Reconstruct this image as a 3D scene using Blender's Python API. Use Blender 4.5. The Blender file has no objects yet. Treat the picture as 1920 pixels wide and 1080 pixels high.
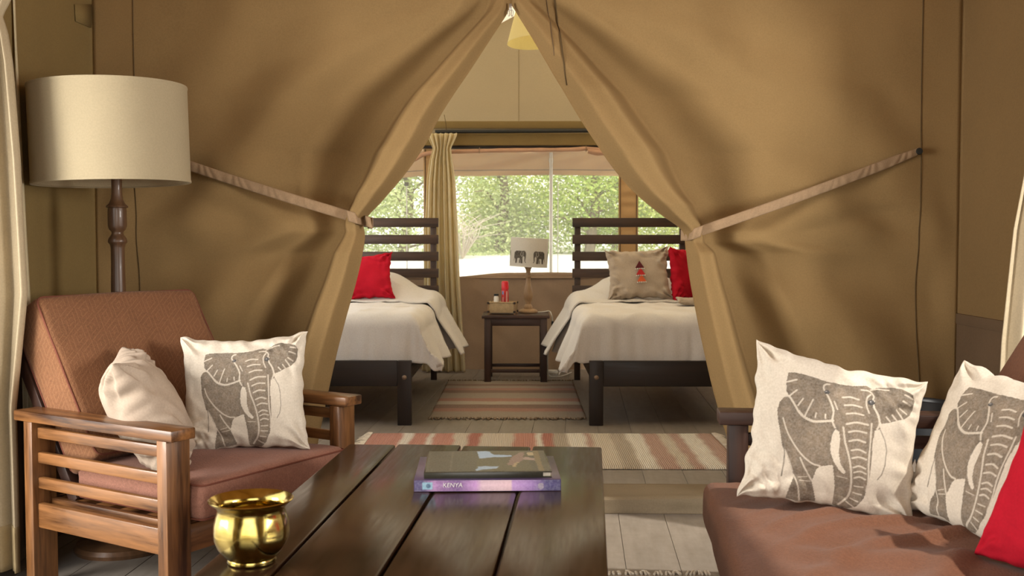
import bpy, bmesh, math, random
import numpy as np
from mathutils import Vector, Matrix, noise
random.seed(7); np.random.seed(7)
PI = math.pi
S = bpy.context.scene
C = S.collection

# ------------------------------------------------------------------ camera, sky, sun, exposure
EYE = 1.17; FPX = 1960.0
YAW = math.atan(17 / FPX); PIT = math.atan(88 / FPX)
cam_data = bpy.data.cameras.new('camera'); cam = bpy.data.objects.new('camera', cam_data); C.objects.link(cam)
cam_data.sensor_width = 36.0; cam_data.lens = 36.0 * FPX / 1920.0
cam_data.clip_start = 0.05; cam_data.clip_end = 300
cam.location = (0, 0, EYE); cam.rotation_euler = (PI / 2 - PIT, 0, YAW)
cam_data.dof.use_dof = True; cam_data.dof.focus_distance = 4.2; cam_data.dof.aperture_fstop = 7.0
S.camera = cam
S.view_settings.view_transform = 'Standard'; S.view_settings.look = 'None'
S.view_settings.gamma = 1.0; S.view_settings.use_curve_mapping = False
S.view_settings.exposure = 0.12
S.cycles.max_bounces = 10; S.cycles.diffuse_bounces = 5; S.cycles.transparent_max_bounces = 12
S.cycles.sample_clamp_indirect = 6.0; S.cycles.caustics_reflective = False; S.cycles.caustics_refractive = False
S.cycles.use_denoising = True

world = bpy.data.worlds.new('sky'); S.world = world; world.use_nodes = True
wn = world.node_tree; wn.nodes.clear()
wo = wn.nodes.new('ShaderNodeOutputWorld'); wb = wn.nodes.new('ShaderNodeBackground')
wc = wn.nodes.new('ShaderNodeTexCoord'); ws = wn.nodes.new('ShaderNodeSeparateXYZ'); wr = wn.nodes.new('ShaderNodeValToRGB')
wn.links.new(wc.outputs['Generated'], ws.inputs[0]); wn.links.new(ws.outputs['Z'], wr.inputs[0])
wr.color_ramp.elements[0].position = 0.0; wr.color_ramp.elements[0].color = (1.0, 0.95, 0.86, 1)
wr.color_ramp.elements[1].position = 0.9; wr.color_ramp.elements[1].color = (0.84, 0.89, 0.95, 1)
wn.links.new(wr.outputs[0], wb.inputs[0]); wb.inputs[1].default_value = 2.5
wn.links.new(wb.outputs[0], wo.inputs[0])

sun_d = bpy.data.lights.new('sun', 'SUN'); sun = bpy.data.objects.new('sun', sun_d); C.objects.link(sun)
sun_d.energy = 3.6; sun_d.angle = math.radians(1.2); sun_d.color = (1.0, 0.93, 0.82)
SUN_DIR = Vector((-0.86, 0.50, -1.05))
sun.rotation_euler = SUN_DIR.to_track_quat('-Z', 'Y').to_euler()

# daylight by the two open lounge sides, plus an added weak front fill lamp
for nm, loc, rot, sx, sy, en in (('left_opening_daylight', (-3.20, 1.75, 1.35), (PI / 2, 0, -PI / 2 + 0.35), 1.3, 1.3, 130),
                                 ('right_opening_daylight', (3.40, 1.10, 1.50), (PI / 2, 0, PI / 2 - 0.55), 1.0, 0.9, 125),
                                 ('front_fill', (-0.1, -1.6, 1.25), (PI / 2, 0, 0), 1.9, 1.9, 22)):
    ld = bpy.data.lights.new(nm, 'AREA'); lo_ = bpy.data.objects.new(nm, ld); C.objects.link(lo_)
    ld.shape = 'RECTANGLE'; ld.size = sx; ld.size_y = sy; ld.energy = en; ld.color = (1.0, 0.95, 0.88)
    lo_.location = loc; lo_.rotation_euler = rot

# ------------------------------------------------------------------ helpers
_f = Vector((-math.sin(YAW) * math.cos(PIT), math.cos(YAW) * math.cos(PIT), -math.sin(PIT)))
_r = Vector((math.cos(YAW), math.sin(YAW), 0)); _u = _r.cross(_f)
def at(px, py, Y):
    """world point seen at a photograph pixel, at distance Y"""
    d = _f + _r * ((px - 960) / FPX) - _u * ((py - 540) / FPX)
    return Vector((0, 0, EYE)) + d * (Y / d.y)
def onz(px, py, z):
    d = _f + _r * ((px - 960) / FPX) - _u * ((py - 540) / FPX)
    return Vector((0, 0, EYE)) + d * ((z - EYE) / d.z)
def sm(a, b, x):
    t = min(1, max(0, (x - a) / (b - a))); return t * t * (3 - 2 * t)
def interp(x, xs, ys):
    if x <= xs[0]: return ys[0]
    for i in range(len(xs) - 1):
        if x <= xs[i + 1]:
            t = (x - xs[i]) / (xs[i + 1] - xs[i]); t = t * t * (3 - 2 * t)
            return ys[i] + (ys[i + 1] - ys[i]) * t
    return ys[-1]
def lin(x, xs, ys): return float(np.interp(x, xs, ys))
def nz(x, y, z=0.0): return noise.noise(Vector((x, y, z)))
def smooth_path(pts, n):
    """Catmull-Rom through pts"""
    P = [Vector(p) for p in pts]; P = [P[0] * 2 - P[1]] + P + [P[-1] * 2 - P[-2]]; out = []
    for i in range(1, len(P) - 2):
        for k in range(n):
            t = k / n
            out.append(0.5 * ((2 * P[i]) + (P[i + 1] - P[i - 1]) * t + (2 * P[i - 1] - 5 * P[i] + 4 * P[i + 1] - P[i + 2]) * t * t
                              + (3 * P[i] - P[i - 1] - 3 * P[i + 1] + P[i + 2]) * t ** 3))
    out.append(P[-2]); return out

class MB:
    """collects shapes, links them as ONE mesh object"""
    def __init__(self): self.v = []; self.f = []
    def add(self, vs, fs, M=None):
        o = len(self.v)
        self.v += [tuple(M @ Vector(p)) if M is not None else tuple(p) for p in vs]
        self.f += [tuple(i + o for i in f) for f in fs]; return self
    def box(self, lo, hi, b=0.004, M=None, seg=2):
        bm = bmesh.new(); bmesh.ops.create_cube(bm, size=1)
        c = [(l + h) / 2 for l, h in zip(lo, hi)]; s = [abs(h - l) for l, h in zip(lo, hi)]
        for v in bm.verts: v.co = Vector((c[0] + v.co.x * s[0], c[1] + v.co.y * s[1], c[2] + v.co.z * s[2]))
        if b: bmesh.ops.bevel(bm, geom=bm.edges[:], offset=min(b, min(s) * 0.45), segments=seg, affect='EDGES', profile=0.5)
        bm.verts.index_update()
        self.add([v.co[:] for v in bm.verts], [[v.index for v in f.verts] for f in bm.faces], M); bm.free(); return self
    def bar(self, p, q, w, t, b=0.004, up=(0, 0, 1)):
        p = Vector(p); q = Vector(q); d = (q - p); L = d.length; d.normalize()
        s = d.cross(Vector(up)).normalized(); u = s.cross(d)
        M = Matrix(((d.x, s.x, u.x, p.x), (d.y, s.y, u.y, p.y), (d.z, s.z, u.z, p.z), (0, 0, 0, 1)))
        return self.box((0, -w / 2, -t / 2), (L, w / 2, t / 2), b, M)
    def tube(self, pts, r, n=8, cap=True):
        P = [Vector(p) for p in pts]; rs = r if isinstance(r, (list, tuple)) else [r] * len(P); vs = []; fs = []
        ref = None
        for i, p in enumerate(P):
            d = (P[min(i + 1, len(P) - 1)] - P[max(i - 1, 0)])
            if d.length < 1e-9: d = Vector((0, 0, 1))
            d.normalize()
            if ref is None: ref = d.orthogonal().normalized()
            ref = (ref - d * ref.dot(d)); ref = ref.normalized() if ref.length > 1e-6 else d.orthogonal().normalized()
            s = d.cross(ref)
            for k in range(n):
                a = 2 * PI * k / n; vs.append(p + (ref * math.cos(a) + s * math.sin(a)) * rs[i])
        for i in range(len(P) - 1):
            for k in range(n): fs.append((i * n + k, i * n + (k + 1) % n, (i + 1) * n + (k + 1) % n, (i + 1) * n + k))
        if cap: fs.append(tuple(range(n))[::-1]); fs.append(tuple((len(P) - 1) * n + k for k in range(n)))
        return self.add(vs, fs)
    def lathe(self, prof, n=40, c=(0, 0, 0), M=None):
        vs = []; fs = []
        for (r, z) in prof:
            for k in range(n): a = 2 * PI * k / n; vs.append((c[0] + r * math.cos(a), c[1] + r * math.sin(a), c[2] + z))
        for i in range(len(prof) - 1):
            for k in range(n): fs.append((i * n + k, i * n + (k + 1) % n, (i + 1) * n + (k + 1) % n, (i + 1) * n + k))
        if prof[0][0] > 1e-4 and not (prof[0] == prof[-1]): fs.append(tuple(range(n))[::-1])
        if prof[-1][0] > 1e-4 and not (prof[0] == prof[-1]): fs.append(tuple((len(prof) - 1) * n + k for k in range(n)))
        return self.add(vs, fs, M)
    def grid(self, fn, nu, nv, closed=False):
        vs = [fn(i / (nu - (0 if closed else 1)), j / (nv - 1)) for j in range(nv) for i in range(nu)]; fs = []
        for j in range(nv - 1):
            for i in range(nu if closed else nu - 1):
                k = (i + 1) % nu; fs.append((j * nu + i, j * nu + k, (j + 1) * nu + k, (j + 1) * nu + i))
        return self.add(vs, fs)
    def build(self, name, mat, parent=None, smooth=True, world=False, mod=None, angle=40):
        me = bpy.data.meshes.new(name)
        vs = self.v
        if world and parent is not None:
            I = parent.matrix_basis.inverted(); vs = [tuple(I @ Vector(p)) for p in vs]
        me.from_pydata(vs, [], self.f); me.update()
        if mat: me.materials.append(mat)
        if smooth:
            me.shade_smooth()
            try: me.set_sharp_from_angle(angle=math.radians(angle))
            except Exception: pass
        o = bpy.data.objects.new(name, me); C.objects.link(o)
        if parent is not None: o.parent = parent
        if mod:
            m = o.modifiers.new('solid', 'SOLIDIFY'); m.thickness = mod; m.offset = 0
        return o

def tag(o, label, cat, group=None, kind=None):
    o['label'] = label; o['category'] = cat
    if group: o['group'] = group
    if kind: o['kind'] = kind
    return o
def thing(name, label, cat, loc=(0, 0, 0), rz=0, group=None):
    o = bpy.data.objects.new(name, None); C.objects.link(o); o.empty_display_size = 0.1
    o.location = loc; o.rotation_euler = (0, 0, rz)
    o.matrix_basis = Matrix.Translation(loc) @ Matrix.Rotation(rz, 4, 'Z')
    return tag(o, label, cat, group)
def structure(o): o['kind'] = 'structure'; return o
def struct_root(name):
    o = bpy.data.objects.new(name, None); C.objects.link(o); o['kind'] = 'structure'; return o

# ------------------------------------------------------------------ materials
def lc(r, g, b):
    f = lambda c: (c / 255 / 12.92) if c / 255 <= 0.04045 else ((c / 255 + 0.055) / 1.055) ** 2.4
    return (f(r), f(g), f(b), 1)
class NT:
    def __init__(self, name):
        self.m = bpy.data.materials.new(name); self.m.use_nodes = True; self.t = self.m.node_tree; self.t.nodes.clear()
        self.out = self.n('ShaderNodeOutputMaterial')
    def n(self, typ, **kw):
        x = self.t.nodes.new(typ)
        for k, v in kw.items():
            if hasattr(x, k): setattr(x, k, v)
        return x
    def l(self, a, b): self.t.links.new(a, b)
    def coord(self, scale=(1, 1, 1), rot=(0, 0, 0)):
        c = self.n('ShaderNodeTexCoord'); m = self.n('ShaderNodeMapping'); m.inputs['Scale'].default_value = scale; m.inputs['Rotation'].default_value = rot
        self.l(c.outputs['Object'], m.inputs[0]); return m.outputs[0]
    def noise(self, co, scale, detail=3, rough=0.55):
        x = self.n('ShaderNodeTexNoise'); x.inputs['Scale'].default_value = scale; x.inputs['Detail'].default_value = detail; x.inputs['Roughness'].default_value = rough
        self.l(co, x.inputs['Vector']); return x.outputs['Fac']
    def ramp(self, fac, stops):
        x = self.n('ShaderNodeValToRGB'); e = x.color_ramp.elements
        while len(e) > 1: e.remove(e[-1])
        e[0].position = stops[0][0]; e[0].color = stops[0][1]
        for p, c in stops[1:]: k = e.new(p); k.color = c
        self.l(fac, x.inputs[0]); return x.outputs[0]
    def mix(self, fac, a, b, mode='MIX'):
        x = self.n('ShaderNodeMix'); x.data_type = 'RGBA'; x.blend_type = mode
        if isinstance(fac, (int, float)): x.inputs[0].default_value = fac
        else: self.l(fac, x.inputs[0])
        for i, v in ((6, a), (7, b)):
            if isinstance(v, tuple): x.inputs[i].default_value = v
            else: self.l(v, x.inputs[i])
        return x.outputs[2]
    def math(self, op, a, b=None, c=None):
        x = self.n('ShaderNodeMath'); x.operation = op
        for i, v in enumerate((a, b, c)):
            if v is None: continue
            if isinstance(v, (int, float)): x.inputs[i].default_value = v
            else: self.l(v, x.inputs[i])
        return x.outputs[0]
    def bump(self, h, strength=0.2, dist=0.002):
        x = self.n('ShaderNodeBump'); x.inputs['Strength'].default_value = strength; x.inputs['Distance'].default_value = dist
        self.l(h, x.inputs['Height']); return x.outputs[0]
    def bsdf(self, col, rough=0.8, metal=0.0, normal=None, spec=0.3, sheen=0.0, coat=0.0):
        p = self.n('ShaderNodeBsdfPrincipled')
        if isinstance(col, tuple): p.inputs['Base Color'].default_value = col
        else: self.l(col, p.inputs['Base Color'])
        if isinstance(rough, (int, float)): p.inputs['Roughness'].default_value = rough
        else: self.l(rough, p.inputs['Roughness'])
        p.inputs['Metallic'].default_value = metal; p.inputs['Specular IOR Level'].default_value = spec
        p.inputs['Sheen Weight'].default_value = sheen; p.inputs['Coat Weight'].default_value = coat
        if normal is not None: self.l(normal, p.inputs['Normal'])
        return p.outputs[0]
    def end(self, sh): self.l(sh, self.out.inputs[0]); return self.m
    def weave(self, k, wob=0.0):
        """fine woven height"""
        co = self.coord((1, 1, 1)); s = self.n('ShaderNodeSeparateXYZ'); self.l(co, s.inputs[0])
        a = self.math('SINE', self.math('MULTIPLY', self.math('ADD', s.outputs[0], s.outputs[1]), k)); b = self.math('SINE', self.math('MULTIPLY', s.outputs[2], k))
        return self.math('MULTIPLY', a, b)

def cloth(name, col, var=0.12, transl=0.0, tcol=None, k=1500, bump=0.15, rough=0.9, nscale=6, sheen=0.0, wr=0.0, wrs=9):
    N = NT(name); co = N.coord()
    f = N.noise(co, nscale, 4); f2 = N.noise(co, 160, 2)
    d = tuple(c * (1 - var) for c in col[:3]) + (1,); h = tuple(min(1, c * (1 + var)) for c in col[:3]) + (1,)
    c = N.ramp(f, [(0.3, d), (0.7, h)]); c = N.mix(0.25, c, N.ramp(f2, [(0.3, tuple(x * 0.7 for x in col[:3]) + (1,)), (0.7, tuple(min(1, x * 1.2) for x in col[:3]) + (1,))]))
    h_ = N.math('ADD', N.math('MULTIPLY', N.weave(k), 0.5), f2)
    if wr: h_ = N.math('ADD', h_, N.math('MULTIPLY', N.noise(co, wrs, 3), wr))
    nb = N.bump(h_, bump, 0.002)
    sh = N.bsdf(c, rough, normal=nb, spec=0.15, sheen=sheen)
    if transl:
        t = N.n('ShaderNodeBsdfTranslucent'); t.inputs[0].default_value = tcol or col
        mx = N.n('ShaderNodeMixShader'); mx.inputs[0].default_value = transl
        N.l(sh, mx.inputs[1]); N.l(t.outputs[0], mx.inputs[2]); sh = mx.outputs[0]
    return N.end(sh)

def wood(name, axis, dark, light, rough=0.4, gscale=1.0, coat=0.0, bump=0.12, wear=None, spec=0.45):
    N = NT(name); sc = [14 * gscale] * 3; sc[axis] = 1.1 * gscale
    oi = N.n('ShaderNodeObjectInfo'); co = N.coord(tuple(sc))
    va = N.n('ShaderNodeVectorMath'); va.operation = 'ADD'; N.l(co, va.inputs[0])
    cmb = N.n('ShaderNodeCombineXYZ'); r7 = N.math('MULTIPLY', oi.outputs['Random'], 37.0)
    for i in range(3): N.l(r7, cmb.inputs[i])
    N.l(cmb.outputs[0], va.inputs[1]); co = va.outputs[0]
    n1 = N.noise(co, 1.3, 5, 0.6); n2 = N.noise(co, 6, 3, 0.6)
    g = N.math('ADD', N.math('MULTIPLY', n1, 0.75), N.math('MULTIPLY', n2, 0.3))
    c = N.ramp(g, [(0.38, dark), (0.52, tuple((a + b) / 2 for a, b in zip(dark, light))), (0.68, light)])
    if wear is not None:
        wf = N.noise(N.coord(), 5, 5, 0.65)
        c = N.mix(N.ramp(wf, [(0.6, (0, 0, 0, 1)), (0.75, (1, 1, 1, 1))]), c, wear)
    rr = N.ramp(n2, [(0.3, (rough * 0.8,) * 3 + (1,)), (0.7, (min(1, rough * 1.25),) * 3 + (1,))])
    return N.end(N.bsdf(c, rr, normal=N.bump(g, bump, 0.002), spec=spec, coat=coat))

def plain(name, col, rough=0.5, metal=0.0, spec=0.4):
    N = NT(name); f = N.noise(N.coord(), 40, 3)
    c = N.ramp(f, [(0.3, tuple(x * 0.88 for x in col[:3]) + (1,)), (0.7, tuple(min(1, x * 1.08) for x in col[:3]) + (1,))])
    return N.end(N.bsdf(c, rough, metal, spec=spec))

def printed(name, base=None, rough=0.9, bump=0.12, transl=0.0):
    """cloth or paper whose flat print is stored as a colour attribute"""
    N = NT(name); a = N.n('ShaderNodeAttribute'); a.attribute_name = 'Col'
    f2 = N.noise(N.coord(), 180, 2)
    c = N.mix(0.12, a.outputs['Color'], N.ramp(f2, [(0.3, (0.2, 0.18, 0.15, 1)), (0.7, (0.95, 0.92, 0.85, 1))]))
    sh = N.bsdf(c, rough, normal=N.bump(N.math('ADD', N.math('MULTIPLY', N.weave(1300), 0.5), f2), bump, 0.0015), spec=0.2)
    if transl:
        t = N.n('ShaderNodeBsdfTranslucent'); N.l(c, t.inputs[0]); mx = N.n('ShaderNodeMixShader'); mx.inputs[0].default_value = transl
        N.l(sh, mx.inputs[1]); N.l(t.outputs[0], mx.inputs[2]); sh = mx.outputs[0]
    return N.end(sh)

M = {}
CANV = (0.272, 0.176, 0.076, 1)
M['canvas'] = cloth('canvas', CANV, 0.10, 0.05, (0.34, 0.2, 0.08, 1), k=1800, bump=0.10, nscale=2.2, wr=3.0, wrs=5)
M['canvas_wall'] = cloth('canvas_wall', (0.215, 0.148, 0.058, 1), 0.08, 0.05, (0.3, 0.19, 0.08, 1), k=1800, bump=0.08, nscale=2)
M['canvas_right'] = cloth('canvas_right', (0.215, 0.138, 0.060, 1), 0.08, 0.05, (0.3, 0.19, 0.08, 1), k=1800, bump=0.08, nscale=2)
M['canvas_roof'] = cloth('canvas_roof', (0.30, 0.20, 0.10, 1), 0.08, 0.34, (0.62, 0.38, 0.18, 1), k=1800, bump=0.06, nscale=2)
M['canvas_gable'] = cloth('canvas_gable', (0.35, 0.275, 0.165, 1), 0.05, 0.10, (0.5, 0.4, 0.26, 1), k=1500, bump=0.06, nscale=2)
M['canvas_inner_roof'] = cloth('canvas_inner_roof', (0.50, 0.40, 0.24, 1), 0.05, 0.68, (0.92, 0.84, 0.70, 1), k=1500, bump=0.06, nscale=2)
M['canvas_rear'] = cloth('canvas_rear', (0.40, 0.285, 0.195, 1), 0.10, 0.10, (0.5, 0.33, 0.2, 1), k=1500, bump=0.2, nscale=4, wr=4.0, wrs=4)
M['canvas_awning'] = cloth('canvas_awning', (0.50, 0.35, 0.18, 1), 0.10, 0.35, (0.7, 0.46, 0.22, 1), k=1500, bump=0.15, nscale=4, wr=4, wrs=5)
M['canvas_brown'] = cloth('canvas_brown', (0.13, 0.085, 0.05, 1), 0.10, 0, k=1500, bump=0.10, nscale=3)
M['strap'] = cloth('strap_webbing', (0.31, 0.21, 0.125, 1), 0.10, 0, k=1500, bump=0.15, nscale=20)
M['seam'] = cloth('seam_thread', (0.10, 0.065, 0.03, 1), 0.1, 0, bump=0.1)
M['roll'] = cloth('rolled_canvas', (0.52, 0.31, 0.20, 1), 0.15, 0.1, None, k=1500, bump=0.2, nscale=8, wr=4, wrs=14)
M['curtain'] = cloth('cream_curtain', (0.48, 0.395, 0.265, 1), 0.06, 0.08, (0.5, 0.42, 0.3, 1), k=1400, bump=0.12, nscale=8)
M['curtain_back'] = cloth('olive_cream_curtain', (0.76, 0.68, 0.48, 1), 0.08, 0.40, (0.92, 0.82, 0.56, 1), k=1400, bump=0.12, nscale=8)
M['hem'] = cloth('curtain_hem', (0.38, 0.29, 0.16, 1), 0.08, 0, bump=0.12)
M['shade'] = cloth('linen_shade', (0.50, 0.425, 0.285, 1), 0.03, 0.28, (0.66, 0.54, 0.34, 1), k=2600, bump=0.12, nscale=8)
M['shade_yellow'] = cloth('yellow_shade', (0.90, 0.83, 0.52, 1), 0.03, 0.55, (0.95, 0.88, 0.58, 1), k=2000, bump=0.05)
M['duvet'] = cloth('duvet_cotton', (0.62, 0.59, 0.555, 1), 0.04, 0.0, k=2200, bump=0.08, nscale=5, wr=2.0, wrs=14)
M['sheet'] = cloth('sheet_cotton', (0.58, 0.55, 0.515, 1), 0.04, 0.0, k=2200, bump=0.1, nscale=5, wr=2.0, wrs=14)
M['mattress'] = cloth('mattress_cloth', (0.6, 0.56, 0.5, 1), 0.05, 0, bump=0.1)
M['red'] = cloth('red_cotton', (0.42, 0.008, 0.022, 1), 0.12, 0, k=1500, bump=0.12, nscale=10, wr=2, wrs=18)
M['beige'] = cloth('beige_linen', (0.40, 0.33, 0.26, 1), 0.06, 0, k=1600, bump=0.15, nscale=10, wr=2, wrs=16)
M['cream'] = cloth('cream_linen', (0.43, 0.345, 0.27, 1), 0.05, 0, k=1600, bump=0.15, nscale=10, wr=2, wrs=16)
M['ele'] = printed('printed_cotton')
M['ele_shade'] = printed('printed_lampshade', transl=0.5)
M['cover'] = printed('printed_cover', rough=0.3, bump=0.0)

def upholstery(name, base, line, amt=0.5):
    """woven seat cloth with a fine angular lattice"""
    N = NT(name); co = N.coord(); s = N.n('ShaderNodeSeparateXYZ'); N.l(co, s.inputs[0])
    X = N.math('ADD', s.outputs[0], N.math('MULTIPLY', s.outputs[1], 0.95)); Z = N.math('ADD', s.outputs[2], N.math('MULTIPLY', s.outputs[1], 0.3))
    def stripes(ax, az, per, w):
        v = N.math('ADD', N.math('MULTIPLY', X, ax / per), N.math('MULTIPLY', Z, az / per))
        return N.math('LESS_THAN', N.math('FRACT', v), w)
    cell = N.math('LESS_THAN', N.math('FRACT', N.math('ADD', N.math('MULTIPLY', X, 11.0), N.math('MULTIPLY', N.math('FLOOR', N.math('MULTIPLY', Z, 19.0)), 0.5))), 0.5)
    a = stripes(0.866, 0.5, 0.017, 0.2); b = stripes(-0.866, 0.5, 0.017, 0.2)
    ab = N.math('ADD', N.math('MULTIPLY', a, cell), N.math('MULTIPLY', b, N.math('SUBTRACT', 1.0, cell)))
    f = N.math('ADD', N.math('MULTIPLY', N.noise(co, 230, 2), 0.6), N.math('MULTIPLY', N.noise(co, 95, 3, 0.7), 0.4)); big = N.noise(co, 5, 3)
    c = N.ramp(f, [(0.3, tuple(x * 0.62 for x in base[:3]) + (1,)), (0.7, tuple(min(1, x * 1.35) for x in base[:3]) + (1,))])
    c = N.mix(N.math('MULTIPLY', ab, amt), c, line)
    c = N.mix(0.35, c, N.ramp(big, [(0.3, tuple(x * 0.8 for x in base[:3]) + (1,)), (0.7, tuple(min(1, x * 1.15) for x in base[:3]) + (1,))]))
    return N.end(N.bsdf(c, 0.85, normal=N.bump(f, 0.7, 0.004), spec=0.10, sheen=0.08))
M['uph_back'] = upholstery('upholstery_rust', (0.20, 0.092, 0.045, 1), (0.36, 0.19, 0.095, 1), 0.4)
M['uph_seat'] = upholstery('upholstery_rose', (0.285, 0.135, 0.095, 1), (0.33, 0.16, 0.11, 1), 0.12)
M['uph_sofa'] = upholstery('upholstery_brown', (0.165, 0.072, 0.040, 1), (0.3, 0.15, 0.09, 1), 0.10)
M['piping'] = cloth('piping_dark', (0.16, 0.055, 0.035, 1), 0.1, 0, bump=0.1)

for ax, a in zip('xyz', range(3)):
    M['chair_' + ax] = wood('honey_wood_' + ax, a, (0.040, 0.015, 0.006, 1), (0.29, 0.125, 0.040, 1), 0.34, coat=0.12)
    M['dark_' + ax] = wood('black_brown_wood_' + ax, a, (0.008, 0.005, 0.0035, 1), (0.022, 0.012, 0.008, 1), 0.5)
    M['slat_' + ax] = wood('headboard_wood_' + ax, a, (0.022, 0.012, 0.008, 1), (0.065, 0.034, 0.020, 1), 0.5)
    M['sofa_' + ax] = wood('walnut_wood_' + ax, a, (0.022, 0.010, 0.007, 1), (0.060, 0.026, 0.016, 1), 0.45, coat=0.0)
    M['table_' + ax] = wood('table_wood_' + ax, a, (0.016, 0.0075, 0.0035, 1), (0.042, 0.019, 0.009, 1), 0.21, coat=0.0, bump=0.04, spec=0.28, wear=(0.040, 0.021, 0.010, 1))
M['lampwood'] = wood('turned_wood', 2, (0.05, 0.024, 0.012, 1), (0.13, 0.065, 0.03, 1), 0.4, coat=0.2)
M['palewood'] = wood('pale_turned_wood', 2, (0.20, 0.12, 0.06, 1), (0.40, 0.26, 0.14, 1), 0.5)
M['steel'] = plain('galvanised_steel', (0.45, 0.43, 0.40, 1), 0.35, 0.9)
M['black'] = plain('black_plastic', (0.012, 0.014, 0.017, 1), 0.35)
M['blackmetal'] = plain('black_metal', (0.015, 0.015, 0.013, 1), 0.5)
M['white'] = plain('white_plastic', (0.7, 0.68, 0.62, 1), 0.4)
M['bolt'] = plain('bolt_head', (0.22, 0.15, 0.10, 1), 0.45, 0.3)
def brass():
    N = NT('brass'); co = N.coord(); f = N.noise(co, 30, 4)
    c = N.ramp(f, [(0.3, (0.40, 0.29, 0.07, 1)), (0.7, (0.58, 0.45, 0.15, 1))])
    r = N.ramp(f, [(0.3, (0.10,) * 3 + (1,)), (0.7, (0.22,) * 3 + (1,))])
    return N.end(N.bsdf(c, r, 1.0, normal=N.bump(N.noise(co, 14, 2), 0.15, 0.004)))
M['brass'] = brass()
def floor_mat(name, c1, c2):
    N = NT(name); oi = N.n('ShaderNodeObjectInfo'); co = N.coord((6, 1.0, 1)); f = N.noise(co, 3.0, 6, 0.65); g = N.noise(N.coord(), 22, 4)
    c = N.ramp(f, [(0.3, c1), (0.7, c2)]); c = N.mix(0.3, c, N.ramp(g, [(0.3, c1), (0.7, c2)]))
    c = N.mix(N.math('MULTIPLY', oi.outputs['Random'], 0.18), c, tuple(x * 0.6 for x in c1[:3]) + (1,))
    return N.end(N.bsdf(c, 0.5, normal=N.bump(f, 0.15, 0.003), spec=0.4))
M['floor'] = floor_mat('painted_boards', (0.165, 0.14, 0.115, 1), (0.27, 0.235, 0.20, 1))
M['sill'] = cloth('sill_canvas', (0.20, 0.155, 0.10, 1), 0.12, 0, k=1500, bump=0.1, nscale=4)

def rug_mat(name, axis, seed, cols, per, scale=1.0):
    N = NT(name); co = N.coord(); s = N.n('ShaderNodeSeparateXYZ'); N.l(co, s.inputs[0])
    wob = N.math('MULTIPLY', N.math('SUBTRACT', N.noise(co, 5, 3), 0.5), 0.03)
    v = N.math('ADD', N.math('MULTIPLY', s.outputs[axis], 1.0 / per), 0.5); v = N.math('ADD', v, wob)
    x = N.n('ShaderNodeValToRGB'); x.color_ramp.interpolation = 'LINEAR'; e = x.color_ramp.elements
    while len(e) > 1: e.remove(e[-1])
    st = sorted(cols); tail = st[30:] if len(st) > 32 else None; st = st[:32]; e[0].position = st[0][0]; e[0].color = st[0][1]
    for p, c in st[1:]: k = e.new(p); k.color = c
    N.l(v, x.inputs[0]); rc_ = x.outputs[0]
    if tail: rc_ = N.mix(N.math('GREATER_THAN', v, tail[1][0]), rc_, N.ramp(v, tail))
    f = N.noise(co, 260, 2); f3 = N.noise(co, 70, 3)
    c = N.mix(0.25, rc_, N.ramp(f, [(0.35, (0.16, 0.10, 0.08, 1)), (0.65, (0.75, 0.66, 0.56, 1))]))
    oth = 1 - axis
    ribs = N.math('SINE', N.math('MULTIPLY', s.outputs[axis], 620.0))
    return N.end(N.bsdf(c, 0.95, normal=N.bump(N.math('ADD', N.math('MULTIPLY', ribs, 0.4), N.math('ADD', f, f3)), 0.8, 0.006), spec=0.1))

# ------------------------------------------------------------------ STRUCTURE: floors, walls, roofs
ZB = 0.05                 # bedroom floor level
XL, XR = -1.845, 1.885    # tent side walls
YP = 4.50                 # partition
YR = 9.10                 # rear wall
EAVE, RIDGE = 2.24, 3.15

floor = struct_root('floor')
base = MB().box((-2.3, -1.25, -0.10), (2.35, 4.62, -0.028), 0); base.build('subfloor', M['canvas_brown'], floor)
base = MB().box((-2.2, 4.62, -0.10), (2.2, YR + 0.05, 0.022), 0); base.build('subfloor', M['canvas_brown'], floor)
ANG = math.atan((1085 - 977) / FPX)
def planks(x0, x1, y0, y1, ztop, w, off):
    ca, sa = math.cos(ANG), math.sin(ANG); me = None; k = 0
    n = int((x1 - x0) / w) + 3
    for i in range(n):
        x = x0 - w + i * w + off
        b = MB().box((-w / 2 + 0.0007, y0, -0.028), (w / 2 - 0.0007, y1, 0.0), 0.0012, seg=1) if me is None else None
        if me is None:
            o = b.build('plank', M['floor'], floor); me = o.data
        else:
            o = bpy.data.objects.new('plank', me); C.objects.link(o); o.parent = floor
        o.location = (x, 0, ztop + (0.0006 if i % 2 else 0)); o.rotation_euler = (0, 0, -ANG)
planks(-2.1, 2.0, -1.2, 4.60, 0.0, 0.195, 0.03)
planks(-2.35, 1.75, 4.70, YR + 0.06, ZB, 0.195, 0.03)

# rounded canvas threshold between the two floors
th = MB()
def sillf(u, v):
    x = XL + (XR - XL) * u
    a = v * PI * 0.5
    lift = 0.012 * sm(0.2, 1.2, x) + 0.004 * nz(x * 3, v * 2)
    yb = 4.44 + 0.03 * nz(x * 1.3, 3)
    if v < 0.5: return (x, yb + 0.004 * nz(x * 8, v * 4), (ZB + 0.012 + lift) * (v / 0.5))
    t = (v - 0.5) / 0.5
    return (x, yb + t * 0.32, ZB + 0.012 + lift * (1 - t) + 0.006 * math.sin(min(1, t * 6) * PI) - 0.008 * t)
th.grid(sillf, 90, 24); structure(th.build('trim_1', M['sill'], mod=0.004))

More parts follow.
